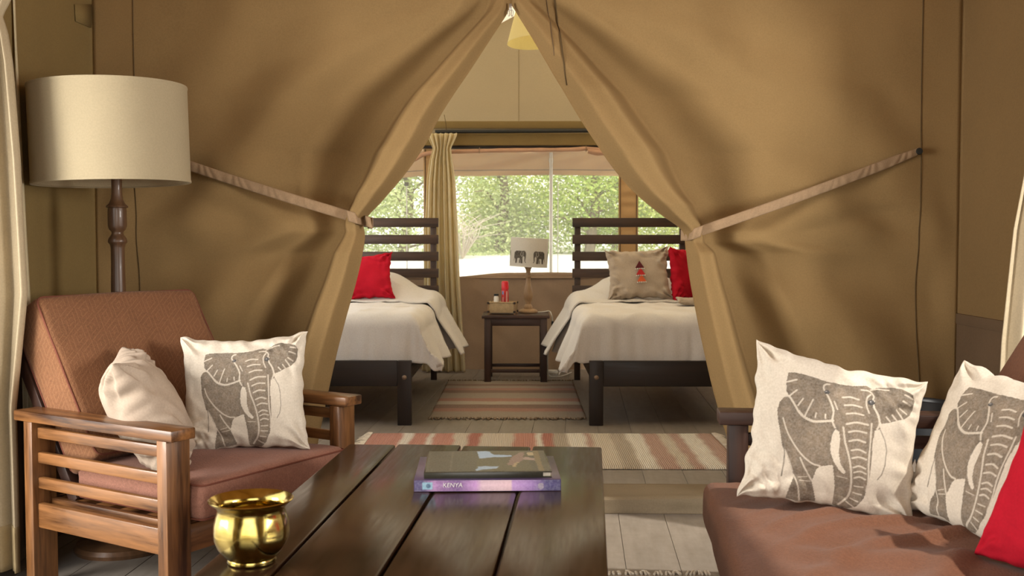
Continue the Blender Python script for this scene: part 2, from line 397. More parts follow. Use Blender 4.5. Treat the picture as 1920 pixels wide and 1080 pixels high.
def wall_with_opening(name, mat, x, y0, y1, z0, z1, oy0, oy1, oz0, oz1, t=0.012):
    r = struct_root(name)
    for (a, b, c, d) in ((y0, oy0, z0, z1), (oy1, y1, z0, z1), (oy0, oy1, z0, oz0), (oy0, oy1, oz1, z1)):
        if b - a > 1e-3 and d - c > 1e-3: MB().box((x - t / 2, a, c), (x + t / 2, b, d), 0).build('canvas_panel', mat, r)
    return r
wl = wall_with_opening('wall_left', M['canvas_wall'], XL, -1.0, 4.62, 0, EAVE, 0.7, 3.42, 0.0, 2.0)
wr_ = wall_with_opening('wall_right', M['canvas_right'], XR, -1.0, 4.62, 0, EAVE, 0.5, 3.58, 0.0, 2.0)
front = struct_root('wall_front_added')  # unseen wall, added to narrow the light coming from the front
for (xa, xb, z0, z1) in ((XL, -1.15, 0, EAVE), (1.05, XR, 0, EAVE), (-1.15, 1.05, 2.2, EAVE)):
    MB().box((xa, -1.0, z0), (xb, -0.988, z1), 0).build('canvas_panel', M['canvas_wall'], front)
MB().add([(XL, -0.99, EAVE), (XR, -0.99, EAVE), ((XL + XR) / 2, -0.99, RIDGE)], [(0, 1, 2)]).build('gable_canvas', M['canvas_wall'], front)
MB().box((XR - 0.013, 3.58, 0.0), (XR - 0.006, YP + 0.05, 0.86), 0.002).build('mud_flap', M['canvas_brown'], wr_)
MB().box((XR - 0.016, 3.58, 0.815), (XR - 0.009, YP + 0.05, 0.86), 0.002).build('hem_band', M['canvas_brown'], wr_)
MB().box((XL + 0.006, 3.42, 0.0), (XL + 0.013, YP + 0.05, 0.86), 0.002).build('mud_flap', M['canvas_brown'], wl)
# stitched corner patch high on the left wall
pt = MB(); pc = [(3.98, 2.26), (4.20, 2.26), (4.44, 2.20), (4.47, 2.02), (4.30, 2.03), (4.12, 2.10), (4.05, 2.15)]
pts = [at(140, 0, 4.2), ]
hexa = [(140, 8), (142, 40), (170, 52), (176, 8)]
wpt = []
for (px, py) in hexa:
    d = _f + _r * ((px - 960) / FPX) - _u * ((py - 540) / FPX); s = (XL + 0.010) / d.x; wpt.append(Vector((0, 0, EYE)) + d * s)
pt.add([p[:] for p in wpt], [(0, 1, 2, 3)]); pt.build('reinforcement_patch', M['canvas_wall'], wl, mod=0.004)

def roof(name, x0, x1, y0, y1, mat, ridge=RIDGE):
    r = struct_root(name); xm = (x0 + x1) / 2
    for (xa, za, xb, zb_) in ((x0, EAVE, xm, ridge), (xm, ridge, x1, EAVE)):
        MB().grid(lambda u, v: (xa + (xb - xa) * u, y0 + (y1 - y0) * v, za + (zb_ - za) * u - 0.03 * math.sin(PI * u) + 0.008 * nz(u * 4, v * 4, xa)), 24, 30).build('roof_panel', mat, r, mod=0.006)
    return r
roof('ceiling', XL - 0.03, XR + 0.03, -1.05, YP + 0.12, M['canvas_roof'])
roof('ceiling_bedroom', XL - 0.03, XR + 0.03, YP + 0.12, YR + 0.06, M['canvas_inner_roof'])

# bedroom side walls, with unseen window openings added to light the beds
for nm, x in (('wall_bedroom_left', XL), ('wall_bedroom_right', XR)):
    wall_with_opening(nm, M['canvas_rear'], x, 4.62, YR, 0, EAVE, 5.3 if x < 0 else 8.3, 8.7, 0.85, 1.98)

# rear wall: lower canvas, mullion strips, band above the windows, gable
WB = 0.895; WT = 1.965
rear = struct_root('wall_rear')
ML = [(-0.845, -0.665), (0.845, 1.015)]
def lowf(u, v):
    x = XL + (XR - XL) * u; top = WB - 0.035 * sm(-0.1, -0.6, x) + 0.006 * nz(x * 2, 1)
    z = ZB - 0.02 + (top - ZB + 0.02) * v
    return (x, YR + 0.02 * math.sin(v * PI) + 0.014 * nz(x * 2.2, z * 1.5) + 0.008 * nz(x * 6 + z * 5, z * 4), z)
MB().grid(lowf, 120, 40).build('lower_canvas', M['canvas_rear'], rear, mod=0.006)
MB().box((XL, YR - 0.008, WB - 0.05), (XR, YR + 0.012, WB - 0.038), 0.003).build('hem_line', M['canvas_rear'], rear)
for (a, b) in ML + [(XL, XL + 0.12), (XR - 0.12, XR)]:
    MB().grid(lambda u, v: (a + (b - a) * u, YR - 0.004 - 0.006 * math.sin(u * PI) + 0.006 * math.sin(v * 75 + 3 * nz(v * 6, a)) * math.sin(u * PI) * sm(0.05, 0.6, v), WB - 0.03 + (WT - WB + 0.06) * v), 14, 90).build('mullion_strip', M['canvas_awning'], rear, mod=0.006)
    for xs in (a + 0.014, b - 0.014):
        MB().tube([(xs, YR - 0.012, WB), (xs, YR - 0.012, WT)], 0.0045, 6).build('piped_edge', M['canvas_brown'], rear)
MB().box((XL, YR - 0.006, WT), (XR, YR + 0.006, 2.10), 0).build('band', M['canvas_wall'], rear)
def gab(u, v):
    x = XL + (XR - XL) * u; zt = RIDGE - (RIDGE - EAVE) * abs(x - (XL + XR) / 2) / ((XR - XL) / 2)
    return (x, YR + 0.004 * nz(x * 2, v * 2), 2.10 + (zt - 2.10) * v)
MB().grid(gab, 60, 30).build('gable_canvas', M['canvas_gable'], rear)
MB().tube([(-0.02, YR - 0.003, 2.16), (-0.02, YR - 0.003, 3.1)], 0.0015, 5).build('gable_seam', M['canvas_wall'], rear)
MB().box((XL, YR - 0.02, 2.142), (XR, YR - 0.002, 2.205), 0.006).build('gable_hem', M['canvas_wall'], rear)

# clear panes
def pane_mat():
    N = NT('clear_vinyl'); t = N.n('ShaderNodeBsdfTransparent'); t.inputs[0].default_value = (0.97, 0.97, 0.95, 1)
    d = N.n('ShaderNodeBsdfTranslucent'); d.inputs[0].default_value = (0.9, 0.9, 0.86, 1)
    g = N.n('ShaderNodeBsdfGlossy'); g.inputs[1].default_value = 0.08
    m1 = N.n('ShaderNodeMixShader'); m1.inputs[0].default_value = 0.10; N.l(t.outputs[0], m1.inputs[1]); N.l(d.outputs[0], m1.inputs[2])
    m2 = N.n('ShaderNodeMixShader'); m2.inputs[0].default_value = 0.004; N.l(m1.outputs[0], m2.inputs[1]); N.l(g.outputs[0], m2.inputs[2])
    return N.end(m2.outputs[0])
M['pane'] = pane_mat()
for i, (a, b) in enumerate(((XL + 0.12, ML[0][0]), (ML[0][1], ML[1][0]), (ML[1][1], XR - 0.12))):
    w = struct_root('window_%d' % (i + 1))
    MB().box((a - 0.01, YR + 0.008, WB - 0.03), (b + 0.01, YR + 0.0095, WT + 0.02), 0).build('pane', M['pane'], w)

# ------------------------------------------------------------------ TENT FLAPS (partition)
LE = [(957, 6), (951, 26), (925, 68), (880, 140), (833, 212), (800, 275), (762, 330), (722, 376), (694, 404), (684, 420), (687, 445), (683, 480), (672, 530), (655, 590), (638, 655), (621, 730), (602, 820), (588, 900), (580, 960)]
RE = [(957, 6), (967, 22), (1000, 78), (1030, 132), (1058, 180), (1085, 226), (1115, 272), (1150, 322), (1190, 366), (1235, 402), (1270, 426), (1281, 442), (1283, 475), (1290, 530), (1303, 600), (1318, 670), (1335, 740), (1355, 805), (1375, 865), (1392, 925), (1400, 965)]
def make_flap(E, side, zt, seam_px, strap_px, label):
    """side -1 left, +1 right"""
    ez = []; ex = []
    for p in smooth_path([(a, b, 0) for a, b in E], 6):
        q = at(p.x, p.y, YP - 0.03); ez.append(q.z); ex.append(q.x)
    ez = np.array(ez[::-1]); ex = np.array(ex[::-1])
    def xe(z): return float(np.interp(z, ez, ex))
    xo = XL + 0.012 if side < 0 else XR - 0.012
    ZW = [0.05, 0.5, 0.9, 1.12, zt - 0.02, zt + 0.02, zt + 0.14, 1.55, 1.8, 2.0, 2.2]
    W_ = [0.25, 0.22, 0.19, 0.16, 0.105, 0.105, 0.18, 0.24, 0.22, 0.16, 0.09]
    if side > 0: W_ = W_[:6] + [w * 1.3 for w in W_[6:]]
    A_ = [0.16, 0.19, 0.19, 0.17, 0.12, 0.12, 0.19, 0.21, 0.19, 0.13, 0.05]
    ztv = zt
    xt = xe(zt)
    def disp(x, z):
        d = abs(x - xe(z)); W = lin(z, ZW, W_); A = lin(z, ZW, A_)
        s = d / W
        b = interp(s, [0, 0.28, 0.60, 1.0, 1.35, 2.3, 3.4, 5.0], [0.55, 1.0, 0.90, -0.55, -0.62, -0.10, 0.14, 0.0])
        y = A * b
        # folds fanning out of the tie point
        dx = abs(x - xt); dz = z - ztv; r = math.hypot(dx, dz); ph = math.atan2(dz, dx)
        fade = sm(0.10, 0.45, r) * (1 - sm(0.9, 1.7, r)) * sm(1.2, 2.0, s)
        kb = sm(0.12, -0.16, dz) if False else 1 - sm(-0.16, 0.12, dz)
        y += kb * 0.034 * math.sin(ph * 8.5 + 0.7 + 0.6 * nz(r * 2, ph)) * fade
        y += (1 - kb) * 0.019 * math.sin((d - 0.1) * 13.0 + 1.5 * nz(z * 1.5, x * 1.2)) * sm(1.4, 2.4, s) * (1 - sm(0.9, 1.5, d))
        # puckers near the outer seam and soft unevenness
        sx = abs(x - xs)
        y += 0.012 * nz(x * 5 + z * 3.5 * side, z * 2.2, 4 + side) * (1 - sm(0.05, 0.55, sx)) * sm(2.2, 1.2, z)
        y += 0.010 * nz(x * 1.7, z * 1.3, 9 + side) + 0.0035 * nz(x * 7, z * 5, 2)
        edge = sm(0.0, 0.12, abs(x - xo)); return y * edge * sm(0, 1, 0.4 + (0.6 if d > 0.0 else 0.6))
    xs = at(seam_px, 300, YP).x
    t = thing('tent_flap', label, 'tent flap', (xo, YP, ZB))
    nu, nv = 170, 210; zb0 = ZB + 0.015; ztop = EAVE
    b = MB()
    NC = 7
    def f(i, j):
        v = j / (nv - 1); z = zb0 + (ztop - zb0) * v; e = xe(z)
        if i < NC:   # edge curling back behind itself
            a = (NC - i) / NC; W = lin(z, ZW, W_)
            y0 = disp(e, z)
            return (e + side * W * 0.55 * a ** 1.5 , YP - y0 + 0.02 * math.sin(a * PI * 0.5) + 0.012 * a, z)
        q = (i - NC) / (nu - 1 - NC); x = e + (xo - e) * q ** 1.7
        return (x, YP - disp(x, z), z)
    vs = [f(i, j) for j in range(nv) for i in range(nu)]
    fs = [(j * nu + i, j * nu + i + 1, (j + 1) * nu + i + 1, (j + 1) * nu + i) for j in range(nv - 1) for i in range(nu - 1)]
    b.add(vs, fs).build('flap_panel', M['canvas'], t, world=True, mod=0.003, angle=180)
    # gable piece above
    xm = (XL + XR) / 2
    MB().grid(lambda u, v: (lambda x: (x, YP + 0.002, EAVE - 0.01 + v * max(0.0, (RIDGE - EAVE) * (1 - abs(x - xm) / ((XR - XL) / 2)))))(xo + (at(957, 6, YP).x - xo) * u), 20, 10).build('gable_piece', M['canvas'], t, world=True)
    # vertical seam
    P = [(xs, YP - disp(xs, z) - 0.003, float(z)) for z in np.linspace(0.1, 2.22, 80)]
    MB().tube(P, 0.0022, 6).build('seam', M['seam'], t, world=True)
    # tieback strap
    s = MB(); a0 = at(strap_px[0][0], strap_px[0][1], YP - 0.075); a1 = at(strap_px[1][0], strap_px[1][1], YP - 0.03)
    n = 90
    def sf(u, v):
        p = a0.lerp(a1, u); yy = YP - disp(p.x, p.z) - 0.008
        y = min(p.y - 0.03 * math.sin(u * PI) , yy)
        hw = 0.0235 * (1 - 0.25 * sm(0.85, 1, u))
        ruf = 0.0013 * math.sin(u * 150 + v * 3 * math.sin(u * 40)) * sm(0.08, 0.3, u)
        return (p.x + (v - 0.5) * 0.01 * side, y - 0.004 * math.sin(v * PI) - ruf, p.z + (v - 0.5) * 2 * hw - 0.006 * math.sin(u * PI))
    s.grid(sf, n * 3, 9)
    # loop round the gathered edge
    e0 = xe(ztv) - side * 0.012; 
    def wf(u, v):
        p = a0; aa = u * PI
        x = lin(u, [0, 0.5, 1], [a0.x, e0, a0.x + side * 0.02]); y = a0.y - 0.006 + 0.075 * (1 - math.cos(aa)) / 2 * 1.4
        return (x, y, a0.z + (v - 0.5) * 0.047)
    s.grid(wf, 20, 7)
    s.build('tieback_strap', M['strap'], t, world=True, mod=0.003)
    # hook where the strap meets the seam
    MB().lathe([(0.0, -0.006), (0.013, -0.006), (0.015, 0.0), (0.012, 0.006), (0.0, 0.006)], 14, M=Matrix.Translation((a1.x, min(a1.y, YP - disp(a1.x, a1.z)) - 0.012, a1.z)) @ Matrix.Rotation(PI / 2, 4, 'X')).build('eyelet', M['blackmetal'], t, world=True)
    return t, disp, xe
lf, ldisp, lxe = make_flap(LE, -1, at(684, 425, YP).z, 254, [(700, 418), (300, 292)], 'left canvas door flap tied back by strap behind the floor lamp')
rf, rdisp, rxe = make_flap(RE, 1, at(1282, 445, YP).z, 1725, [(1290, 441), (1722, 284)], 'right canvas door flap tied back by strap behind the sofa')
# zip line down the right flap
zp = []
zpx = smooth_path([(1040, -4, 0), (1045, 30, 0), (1048, 70, 0), (1052, 110, 0), (1056, 145, 0), (1060, 168, 0)], 8)
for p in zpx:
    q = at(p.x, p.y, YP); zp.append((q.x, YP - rdisp(q.x, q.z) - 0.006, min(q.z, EAVE - 0.003)))
MB().tube(zp, 0.0035, 6).build('zip_line', M['seam'], rf, world=True)
zp2 = [(x - 0.035, YP - rdisp(x - 0.035, z) - 0.004, z) for (x, y, z) in zp[:26]]
MB().tube(zp2, 0.0016, 5).build('stitching', M['canvas_brown'], rf, world=True)
# zip sliders at the peak of the opening
zs = at(957, 14, YP - 0.06); zr = thing('zip_slider', 'small metal zip sliders hanging at peak of tent opening', 'zip', zs)
MB().box((-0.006, -0.004, -0.012), (0.006, 0.004, 0.016), 0.002).build('slider_body', M['steel'], zr)
for dx in (-0.007, 0.007):
    MB().tube(smooth_path([(dx * 0.5, -0.003, -0.008), (dx * 1.6, -0.006, -0.018), (dx * 1.3, -0.006, -0.036), (dx * 0.5, -0.006, -0.034), (dx * 0.6, -0.005, -0.014)], 5), 0.0016, 6).build('pull', M['steel'], zr)

# ------------------------------------------------------------------ curtains
def curtain(label, cat, Y, prof, mat, nfold, amp, ztop, zbot, hem=None, head=False, name='curtain', yfun=None, yscale=1.0):
    """prof: list of (z, xleft, xright)"""
    prof = sorted(prof); zz = [p[0] for p in prof]
    xl = [p[1] for p in prof]; xr = [p[2] for p in prof]
    o = thing(name, label, cat, ((xl[0] + xr[0]) / 2, Y, zbot))
    def f(u, v):
        z = zbot + (ztop - zbot) * v; a = lin(z, zz, xl); b = lin(z, zz, xr); w = b - a
        ph = u * nfold * 2 * PI + 0.9 * nz(u * 3, z * 0.7, Y) * sm(0, 1, 1 - v * 0.3)
        am = amp * min(1.0, w / (xr[0] - xl[0]) + 0.35)
        x = a + w * u + 0.012 * math.sin(ph * 2) * w
        y = Y + am * (math.sin(ph) + 0.35 * math.sin(2.3 * ph + 1 + z)) + (yfun(z) if yfun else 0)
        return (x, y, z)
    MB().grid(f, nfold * 22, 110).build('drape', mat, o, world=True, mod=0.003, angle=180)
    if hem:
        MB().grid(lambda u, v: (lambda p: (p[0], p[1] - 0.004, p[2]))(f(u, v * hem)), nfold * 22, 8).build('hem', M['hem'], o, world=True, mod=0.003, angle=180)
    return o
# bedroom curtain beside the window
Yc = 8.86; k = Yc / FPX
def PX(px, Y): return at(px, 452, Y).x
def PZ(py, Y): return at(960, py, Y).z
curtain('cream gathered curtain hanging between left bed and rear window', 'curtain', Yc,
        [(PZ(252, Yc), PX(801, Yc), PX(858, Yc)), (PZ(262, Yc), PX(805, Yc), PX(854, Yc)), (PZ(278, Yc), PX(812, Yc), PX(846, Yc)), (PZ(300, Yc), PX(806, Yc), PX(849, Yc)), (PZ(340, Yc), PX(800, Yc), PX(854, Yc)), (PZ(410, Yc), PX(797, Yc), PX(857, Yc)), (PZ(520, Yc), PX(795, Yc), PX(861, Yc)), (PZ(692, Yc), PX(790, Yc), PX(872, Yc))],
        M['curtain_back'], 6, 0.035, PZ(250, Yc), ZB + 0.01, name='curtain')
# lounge curtains at the side openings, tied back high up
Yl = 3.56
curtain('pale cream curtain knotted high at left side of the lounge', 'curtain', Yl,
        [(0.03, -1.90, PX(29, Yl)), (0.6, -1.90, PX(27, Yl)), (PZ(550, Yl), -1.93, PX(54, Yl)), (PZ(300, Yl), -1.93, PX(45, Yl)), (PZ(120, Yl), -1.92, PX(33, Yl)), (PZ(60, Yl), -1.90, PX(24, Yl)), (PZ(28, Yl), -1.87, PX(14, Yl)), (PZ(0, Yl), -1.90, PX(30, Yl)), (2.14, -1.92, PX(40, Yl))],
        M['curtain'], 3, 0.026, 2.14, 0.03, hem=0.075)
Yl2 = 3.80
curtain('olive cream curtain panel hanging behind the armchair beside left wall', 'curtain', Yl2,
        [(0.05, -1.83, PX(60, Yl2)), (PZ(560, Yl2), -1.83, PX(54, Yl2)), (2.1, -1.83, PX(34, Yl2))],
        M['curtain_back'], 3, 0.014, 2.1, 0.05)
Yr = 3.66
curtain('cream curtain edge hanging at the right side behind the sofa', 'curtain', Yr,
        [(0.03, PX(1872, Yr), 1.93), (PZ(640, Yr), PX(1884, Yr), 1.93), (PZ(430, Yr), PX(1902, Yr), 1.93), (PZ(330, Yr), PX(1919, Yr), 1.93), (PZ(180, Yr), PX(1932, Yr), 1.93), (2.1, PX(1915, Yr), 1.93)],
        M['curtain'], 3, 0.022, 2.1, 0.03)

# ------------------------------------------------------------------ above the rear window
pole = MB().tube([at(816, 247, YR - 0.10), at(1140, 245, YR - 0.10)], 0.0165, 12).build('curtain_rail', M['blackmetal']); tag(pole, 'black rail running across the top of the rear window', 'rail')
wire = MB().tube([at(833, 215, YR - 0.14), at(836, 232, YR - 0.12), at(837, 246, YR - 0.11)], 0.0025, 6).build('wire', M['seam']); tag(wire, 'short dark wire hanging down to end of black rail', 'wire')
wv = thing('window_blind', 'rolled up canvas window cover tied above the rear window', 'blind', (0.0, YR - 0.04, WT))
def val(u, v):
    x = PX(775, YR) + (PX(1150, YR) - PX(775, YR)) * u
    return (x, YR - 0.055 + 0.006 * math.sin(x * 30 + 2 * nz(x * 3, 0)) * v, PZ(251, YR) + (PZ(274, YR) - PZ(251, YR)) * v)
MB().grid(val, 120, 10).build('pelmet', M['canvas_wall'], wv, world=True, mod=0.004)
MB().tube([(PX(770, YR), YR - 0.03, PZ(276, YR)), (PX(1150, YR), YR - 0.03, PZ(276, YR))], 0.014, 10).build('shadow_gap', M['dark_x'], wv, world=True)  # dark bar standing in for the shadow gap under the pelmet
rp = [(px, py) for px, py in ((776, 300), (800, 288), (850, 284.5), (900, 283), (960, 281.5), (1030, 281), (1080, 280), (1098, 278.5), (1125, 281), (1140, 287), (1155, 291))]
rpp = [at(px, py, YR - 0.07) for px, py in rp]; rr_ = smooth_path(rpp, 8)
MB().tube(rr_, [0.018 + 0.004 * nz(p.x * 9, 2) for p in rr_], 10).build('canvas_roll', M['roll'], wv, world=True)
for px, py in ((899, 282), (1099, 279)):
    q = at(px, py, YR - 0.07); MB().tube([q + Vector((0, 0.022 * math.cos(a), 0.022 * math.sin(a))) for a in np.linspace(0, 2 * PI, 13)], 0.004, 5).build('tie', M['strap'], wv, world=True)
MB().grid(lambda u, v: (lambda q: (q.x, q.y - 0.02 * math.sin(v * PI), q.z))(at(1102 + 45 * u, 279 + 10 * u * u + v * (8 + 3 * math.sin(u * 5)), YR - 0.08)), 14, 8).build('loose_fold', M['roll'], wv, world=True, mod=0.004)
q = at(789, 284, YR - 0.1)

# ------------------------------------------------------------------ outside: bank, awning, poles, trees
def ground_mat():
    N = NT('pale_ground'); f = N.noise(N.coord(), 1.6, 6, 0.7); g = N.noise(N.coord(), 14, 4)
    c = N.ramp(f, [(0.3, (0.50, 0.46, 0.38, 1)), (0.6, (0.72, 0.69, 0.62, 1)), (0.75, (0.58, 0.56, 0.42, 1))])
    return N.end(N.bsdf(N.mix(0.3, c, N.ramp(g, [(0.3, (0.4, 0.38, 0.3, 1)), (0.7, (0.85, 0.83, 0.78, 1))])), 0.95, spec=0.1))
M['ground'] = ground_mat()
def gz(x, y):
    return -0.12 + 1.10 * sm(11.2, 14.6, y) + 0.5 * sm(15, 40, y) + 0.05 * nz(x * 0.6, y * 0.6)
g = MB().grid(lambda u, v: (lambda x, y: (x, y, gz(x, y) if (abs(x) > 2.6 or y > YR + 0.3 or y < -1.3) else -0.15))(-40 + 80 * u, -20 + 75 * v), 130, 160)
structure(g.build('ground', M['ground']))

aw = thing('awning', 'tan canvas awning with hanging valance outside the rear window', 'awning', (0, 10.9, 0))
YA = 10.9; za = PZ(283, YA); zb_ = PZ(328, YA)
MB().grid(lambda u, v: (-2.4 + 4.8 * u, YR + 0.06 + (YA - YR - 0.06) * v, 2.20 + (za + 0.02 - 2.20) * v - 0.02 * math.sin(u * 3 * PI) ** 2 * math.sin(v * PI)), 60, 16).build('canopy', M['canvas_awning'], aw, world=True, mod=0.004)
def valf(u, v):
    x = -2.4 + 4.8 * u; sag = 0.018 * abs(math.sin((x - 0.31) * PI / 1.9)) ; left = 0.05 * sm(-0.9, -1.6, x)
    return (x, YA + 0.01 * math.sin(x * 9) * v + 0.045 * nz(x * 2.6 + v * 2.4, v * 1.6 - x) + 0.012 * nz(x * 4 + v * 2, v * 3), za + 0.02 + (zb_ - left + 0.0 - sag * 0.6 - za - 0.02) * v)
MB().grid(valf, 160, 14).build('valance', M['canvas_awning'], aw, world=True, mod=0.004)
MB().grid(lambda u, v: (lambda p: (p[0], p[1] - 0.008, p[2]))(valf(u, 0.78 + 0.03 * v)), 160, 3).build('valance_hem', M['canvas_brown'], aw, world=True)
def pole_(px, top, r, label, name='awning_pole', Y=YA - 0.05, bracket=False):
    x = PX(px, Y); z0 = gz(x, Y) - 0.05; z1 = PZ(top, Y)
    t = thing(name, label, 'pole', (x, Y, z0))
    MB().tube([(0, 0, 0), (0, 0, z1 - z0)], r, 12).build('shaft', M['steel'], t)
    MB().lathe([(0.0, 0), (r * 2.2, 0), (r * 2.2, 0.02), (r * 1.2, 0.05), (0, 0.05)], 14).build('foot', M['steel'], t)
    if bracket: MB().box((-0.022, -0.02, z1 - z0 - 0.02), (0.022, 0.02, z1 - z0 + 0.02), 0.004).build('bracket', M['blackmetal'], t)
    else: MB().lathe([(0, z1 - z0 - 0.10), (r * 1.25, z1 - z0 - 0.10), (r * 1.25, z1 - z0 - 0.06), (0, z1 - z0 - 0.06)], 14).build('collar', M['steel'], t)
pole_(1033, 286, 0.019, 'thick steel awning pole standing outside centre rear window')
pole_(1046, 338, 0.0045, 'thin grey rod just right of the thick steel pole')
pole_(763, 345, 0.006, 'thin steel rod with dark bracket outside the left window', bracket=True)
pole_(795, 335, 0.004, 'thin grey rod close to the bedroom curtain, outside')

def leaf_mat(name, c1, c2, c3):
    N = NT(name); co = N.coord(); f = N.noise(co, 2.0, 4); w = N.n('ShaderNodeTexWhiteNoise'); g = N.n('ShaderNodeNewGeometry')
    N.l(g.outputs['Random Per Island'], w.inputs['Vector']) if 'Random Per Island' in g.outputs else None
    c = N.mix(0.5, N.ramp(f, [(0.3, c1), (0.55, c2), (0.75, c3)]), N.ramp(g.outputs['Random Per Island'], [(0.0, c1), (0.5, c2), (1.0, c3)]))
    d = N.bsdf(c, 0.6, spec=0.3); t = N.n('ShaderNodeBsdfTranslucent'); N.l(c, t.inputs[0])
    m = N.n('ShaderNodeMixShader'); m.inputs[0].default_value = 0.4; N.l(d, m.inputs[1]); N.l(t.outputs[0], m.inputs[2]); return N.end(m.outputs[0])
M['leaf_a'] = leaf_mat('leaf_green', (0.24, 0.38, 0.08, 1), (0.48, 0.62, 0.17, 1), (0.74, 0.76, 0.30, 1))
M['leaf_b'] = leaf_mat('leaf_grey_green', (0.32, 0.42, 0.18, 1), (0.54, 0.62, 0.30, 1), (0.76, 0.76, 0.46, 1))
M['leaf_c'] = leaf_mat('leaf_yellow_green', (0.34, 0.46, 0.08, 1), (0.62, 0.70, 0.18, 1), (0.86, 0.84, 0.32, 1))
M['bark'] = plain('bark', (0.22, 0.17, 0.12, 1), 0.9)
M['twig'] = plain('bleached_twig', (0.50, 0.44, 0.36, 1), 0.9)
def tree(x, y, h, w, leaf, nl, label, seed, dens=1.0):
    rnd = np.random.RandomState(seed); z0 = gz(x, y)
    t = thing('tree', label, 'tree', (x, y, z0 - 0.05))
    tr = MB(); clumps = []
    tr.tube(smooth_path([(0, 0, 0), (0.05 * w, 0.02, h * 0.3), (-0.04 * w, 0.05, h * 0.6), (0.02, 0, h * 0.9)], 4), [0.10 * h / 4 * (1 - 0.06 * i) for i in range(13)], 8)
    tr.build('trunk', M['bark'], t)
    br = MB()
    for i in range(26):
        hz_ = h * rnd.uniform(0.04, 0.92); a = rnd.uniform(0, 2 * PI); rr = w * 0.5 * rnd.uniform(0.45, 1.0) * math.sqrt(max(0.15, 1 - (hz_ / h * 1.1 - 0.35) ** 2))
        p1 = Vector((0, 0, hz_ * 0.8)); p3 = Vector((rr * math.cos(a), rr * math.sin(a), hz_ + rnd.uniform(-0.1, 0.25)))
        p2 = p1.lerp(p3, 0.5) + Vector((0, 0, 0.1)); br.tube(smooth_path([p1, p2, p3], 3), [0.022, 0.019, 0.016, 0.013, 0.011, 0.008, 0.005], 5)
        for tt in (0.45, 0.75, 1.0): clumps.append(p1.lerp(p3, tt))
    br.build('branches', M['bark'], t)
    cl = np.array([c[:] for c in clumps]); idx = rnd.randint(0, len(cl), nl)
    p = cl[idx] + rnd.normal(0, 1, (nl, 3)) * np.array([0.26, 0.26, 0.22])
    p[:, 2] = np.maximum(p[:, 2], 0.06)
    d = rnd.normal(0, 1, (nl, 3)); d[:, 2] *= 0.6; d /= np.linalg.norm(d, axis=1)[:, None]
    e = np.cross(d, rnd.normal(0, 1, (nl, 3))); e /= np.linalg.norm(e, axis=1)[:, None]
    L = rnd.uniform(0.042, 0.085, nl)[:, None]; Wd = L * 0.45
    V = np.concatenate([p, p + d * L * 0.5 + e * Wd * 0.5, p + d * L, p + d * L * 0.5 - e * Wd * 0.5], axis=1).reshape(-1, 3)
    me = bpy.data.meshes.new('foliage'); me.vertices.add(nl * 4); me.vertices.foreach_set('co', V.ravel().astype(np.float32))
    me.loops.add(nl * 4); me.loops.foreach_set('vertex_index', np.arange(nl * 4, dtype=np.int32))
    me.polygons.add(nl); me.polygons.foreach_set('loop_start', np.arange(0, nl * 4, 4, dtype=np.int32))
    me.update(calc_edges=True); me.materials.append(leaf)
    o = bpy.data.objects.new('foliage', me); C.objects.link(o); o.parent = t; o['kind'] = 'stuff'
    return t
TR = [(-3.9, 15.6, 3.6, 2.8, 'leaf_b', 'pale bushy tree seen through the far left of rear window', 11),
      (-1.75, 15.4, 3.2, 2.2, 'leaf_b', 'greyish tree behind the left headboard beyond the window', 12),
      (-0.35, 15.9, 3.4, 2.0, 'leaf_b', 'silvery green tree just right of the bedroom curtain outside', 13),
      (1.0, 15.5, 3.3, 2.1, 'leaf_a', 'bright green tree beyond the thick steel pole', 14),
      (2.5, 15.6, 3.5, 2.3, 'leaf_c', 'yellow green tree behind the right headboard beyond the window', 15),
      (4.3, 16.0, 3.6, 2.8, 'leaf_a', 'green tree seen through the far right of rear window', 16),
      (-2.9, 18.6, 4.4, 3.0, 'leaf_a', 'tall tree in second row behind the greyish tree', 17),
      (-0.9, 18.9, 4.6, 3.0, 'leaf_c', 'tall yellowish tree in second row behind the curtain', 18),
      (1.7, 18.6, 4.5, 3.2, 'leaf_b', 'tall pale tree in second row between the two green trees', 19),
      (4.2, 19.0, 4.6, 3.2, 'leaf_c', 'tall yellowish tree in second row at far right', 20)]
for (x, y, h, w, m, lb, sd) in TR: tree(x, y, h, w, M[m], 20000, lb, sd)
# bare pale bush with a tangle of twigs
tb = thing('bare_bush', 'bare pale twiggy bush in front of the silvery tree', 'bush', (PX(868, 14.2), 14.2, gz(PX(868, 14.2), 14.2)))
tw = MB(); rnd = np.random.RandomState(5)
for i in range(46):
    a = rnd.uniform(0, 2 * PI); l = rnd.uniform(0.25, 0.75); b1 = Vector((0.35 * l * math.cos(a), 0.2 * math.sin(a), l * 0.6)); b2 = b1 + Vector((rnd.normal(0, 0.22), rnd.normal(0, 0.1), rnd.uniform(-0.05, 0.3)))
    tw.tube(smooth_path([(0, 0, 0), b1, b2], 3), [0.010, 0.009, 0.008, 0.006, 0.005, 0.004, 0.003], 4)
    b3 = b1 + Vector((rnd.normal(0, 0.2), rnd.normal(0, 0.1), rnd.uniform(0, 0.2))); tw.tube([b1, b3], [0.006, 0.003], 4)
twg = tw.build('twigs', M['twig'], tb); twg['kind'] = 'stuff'

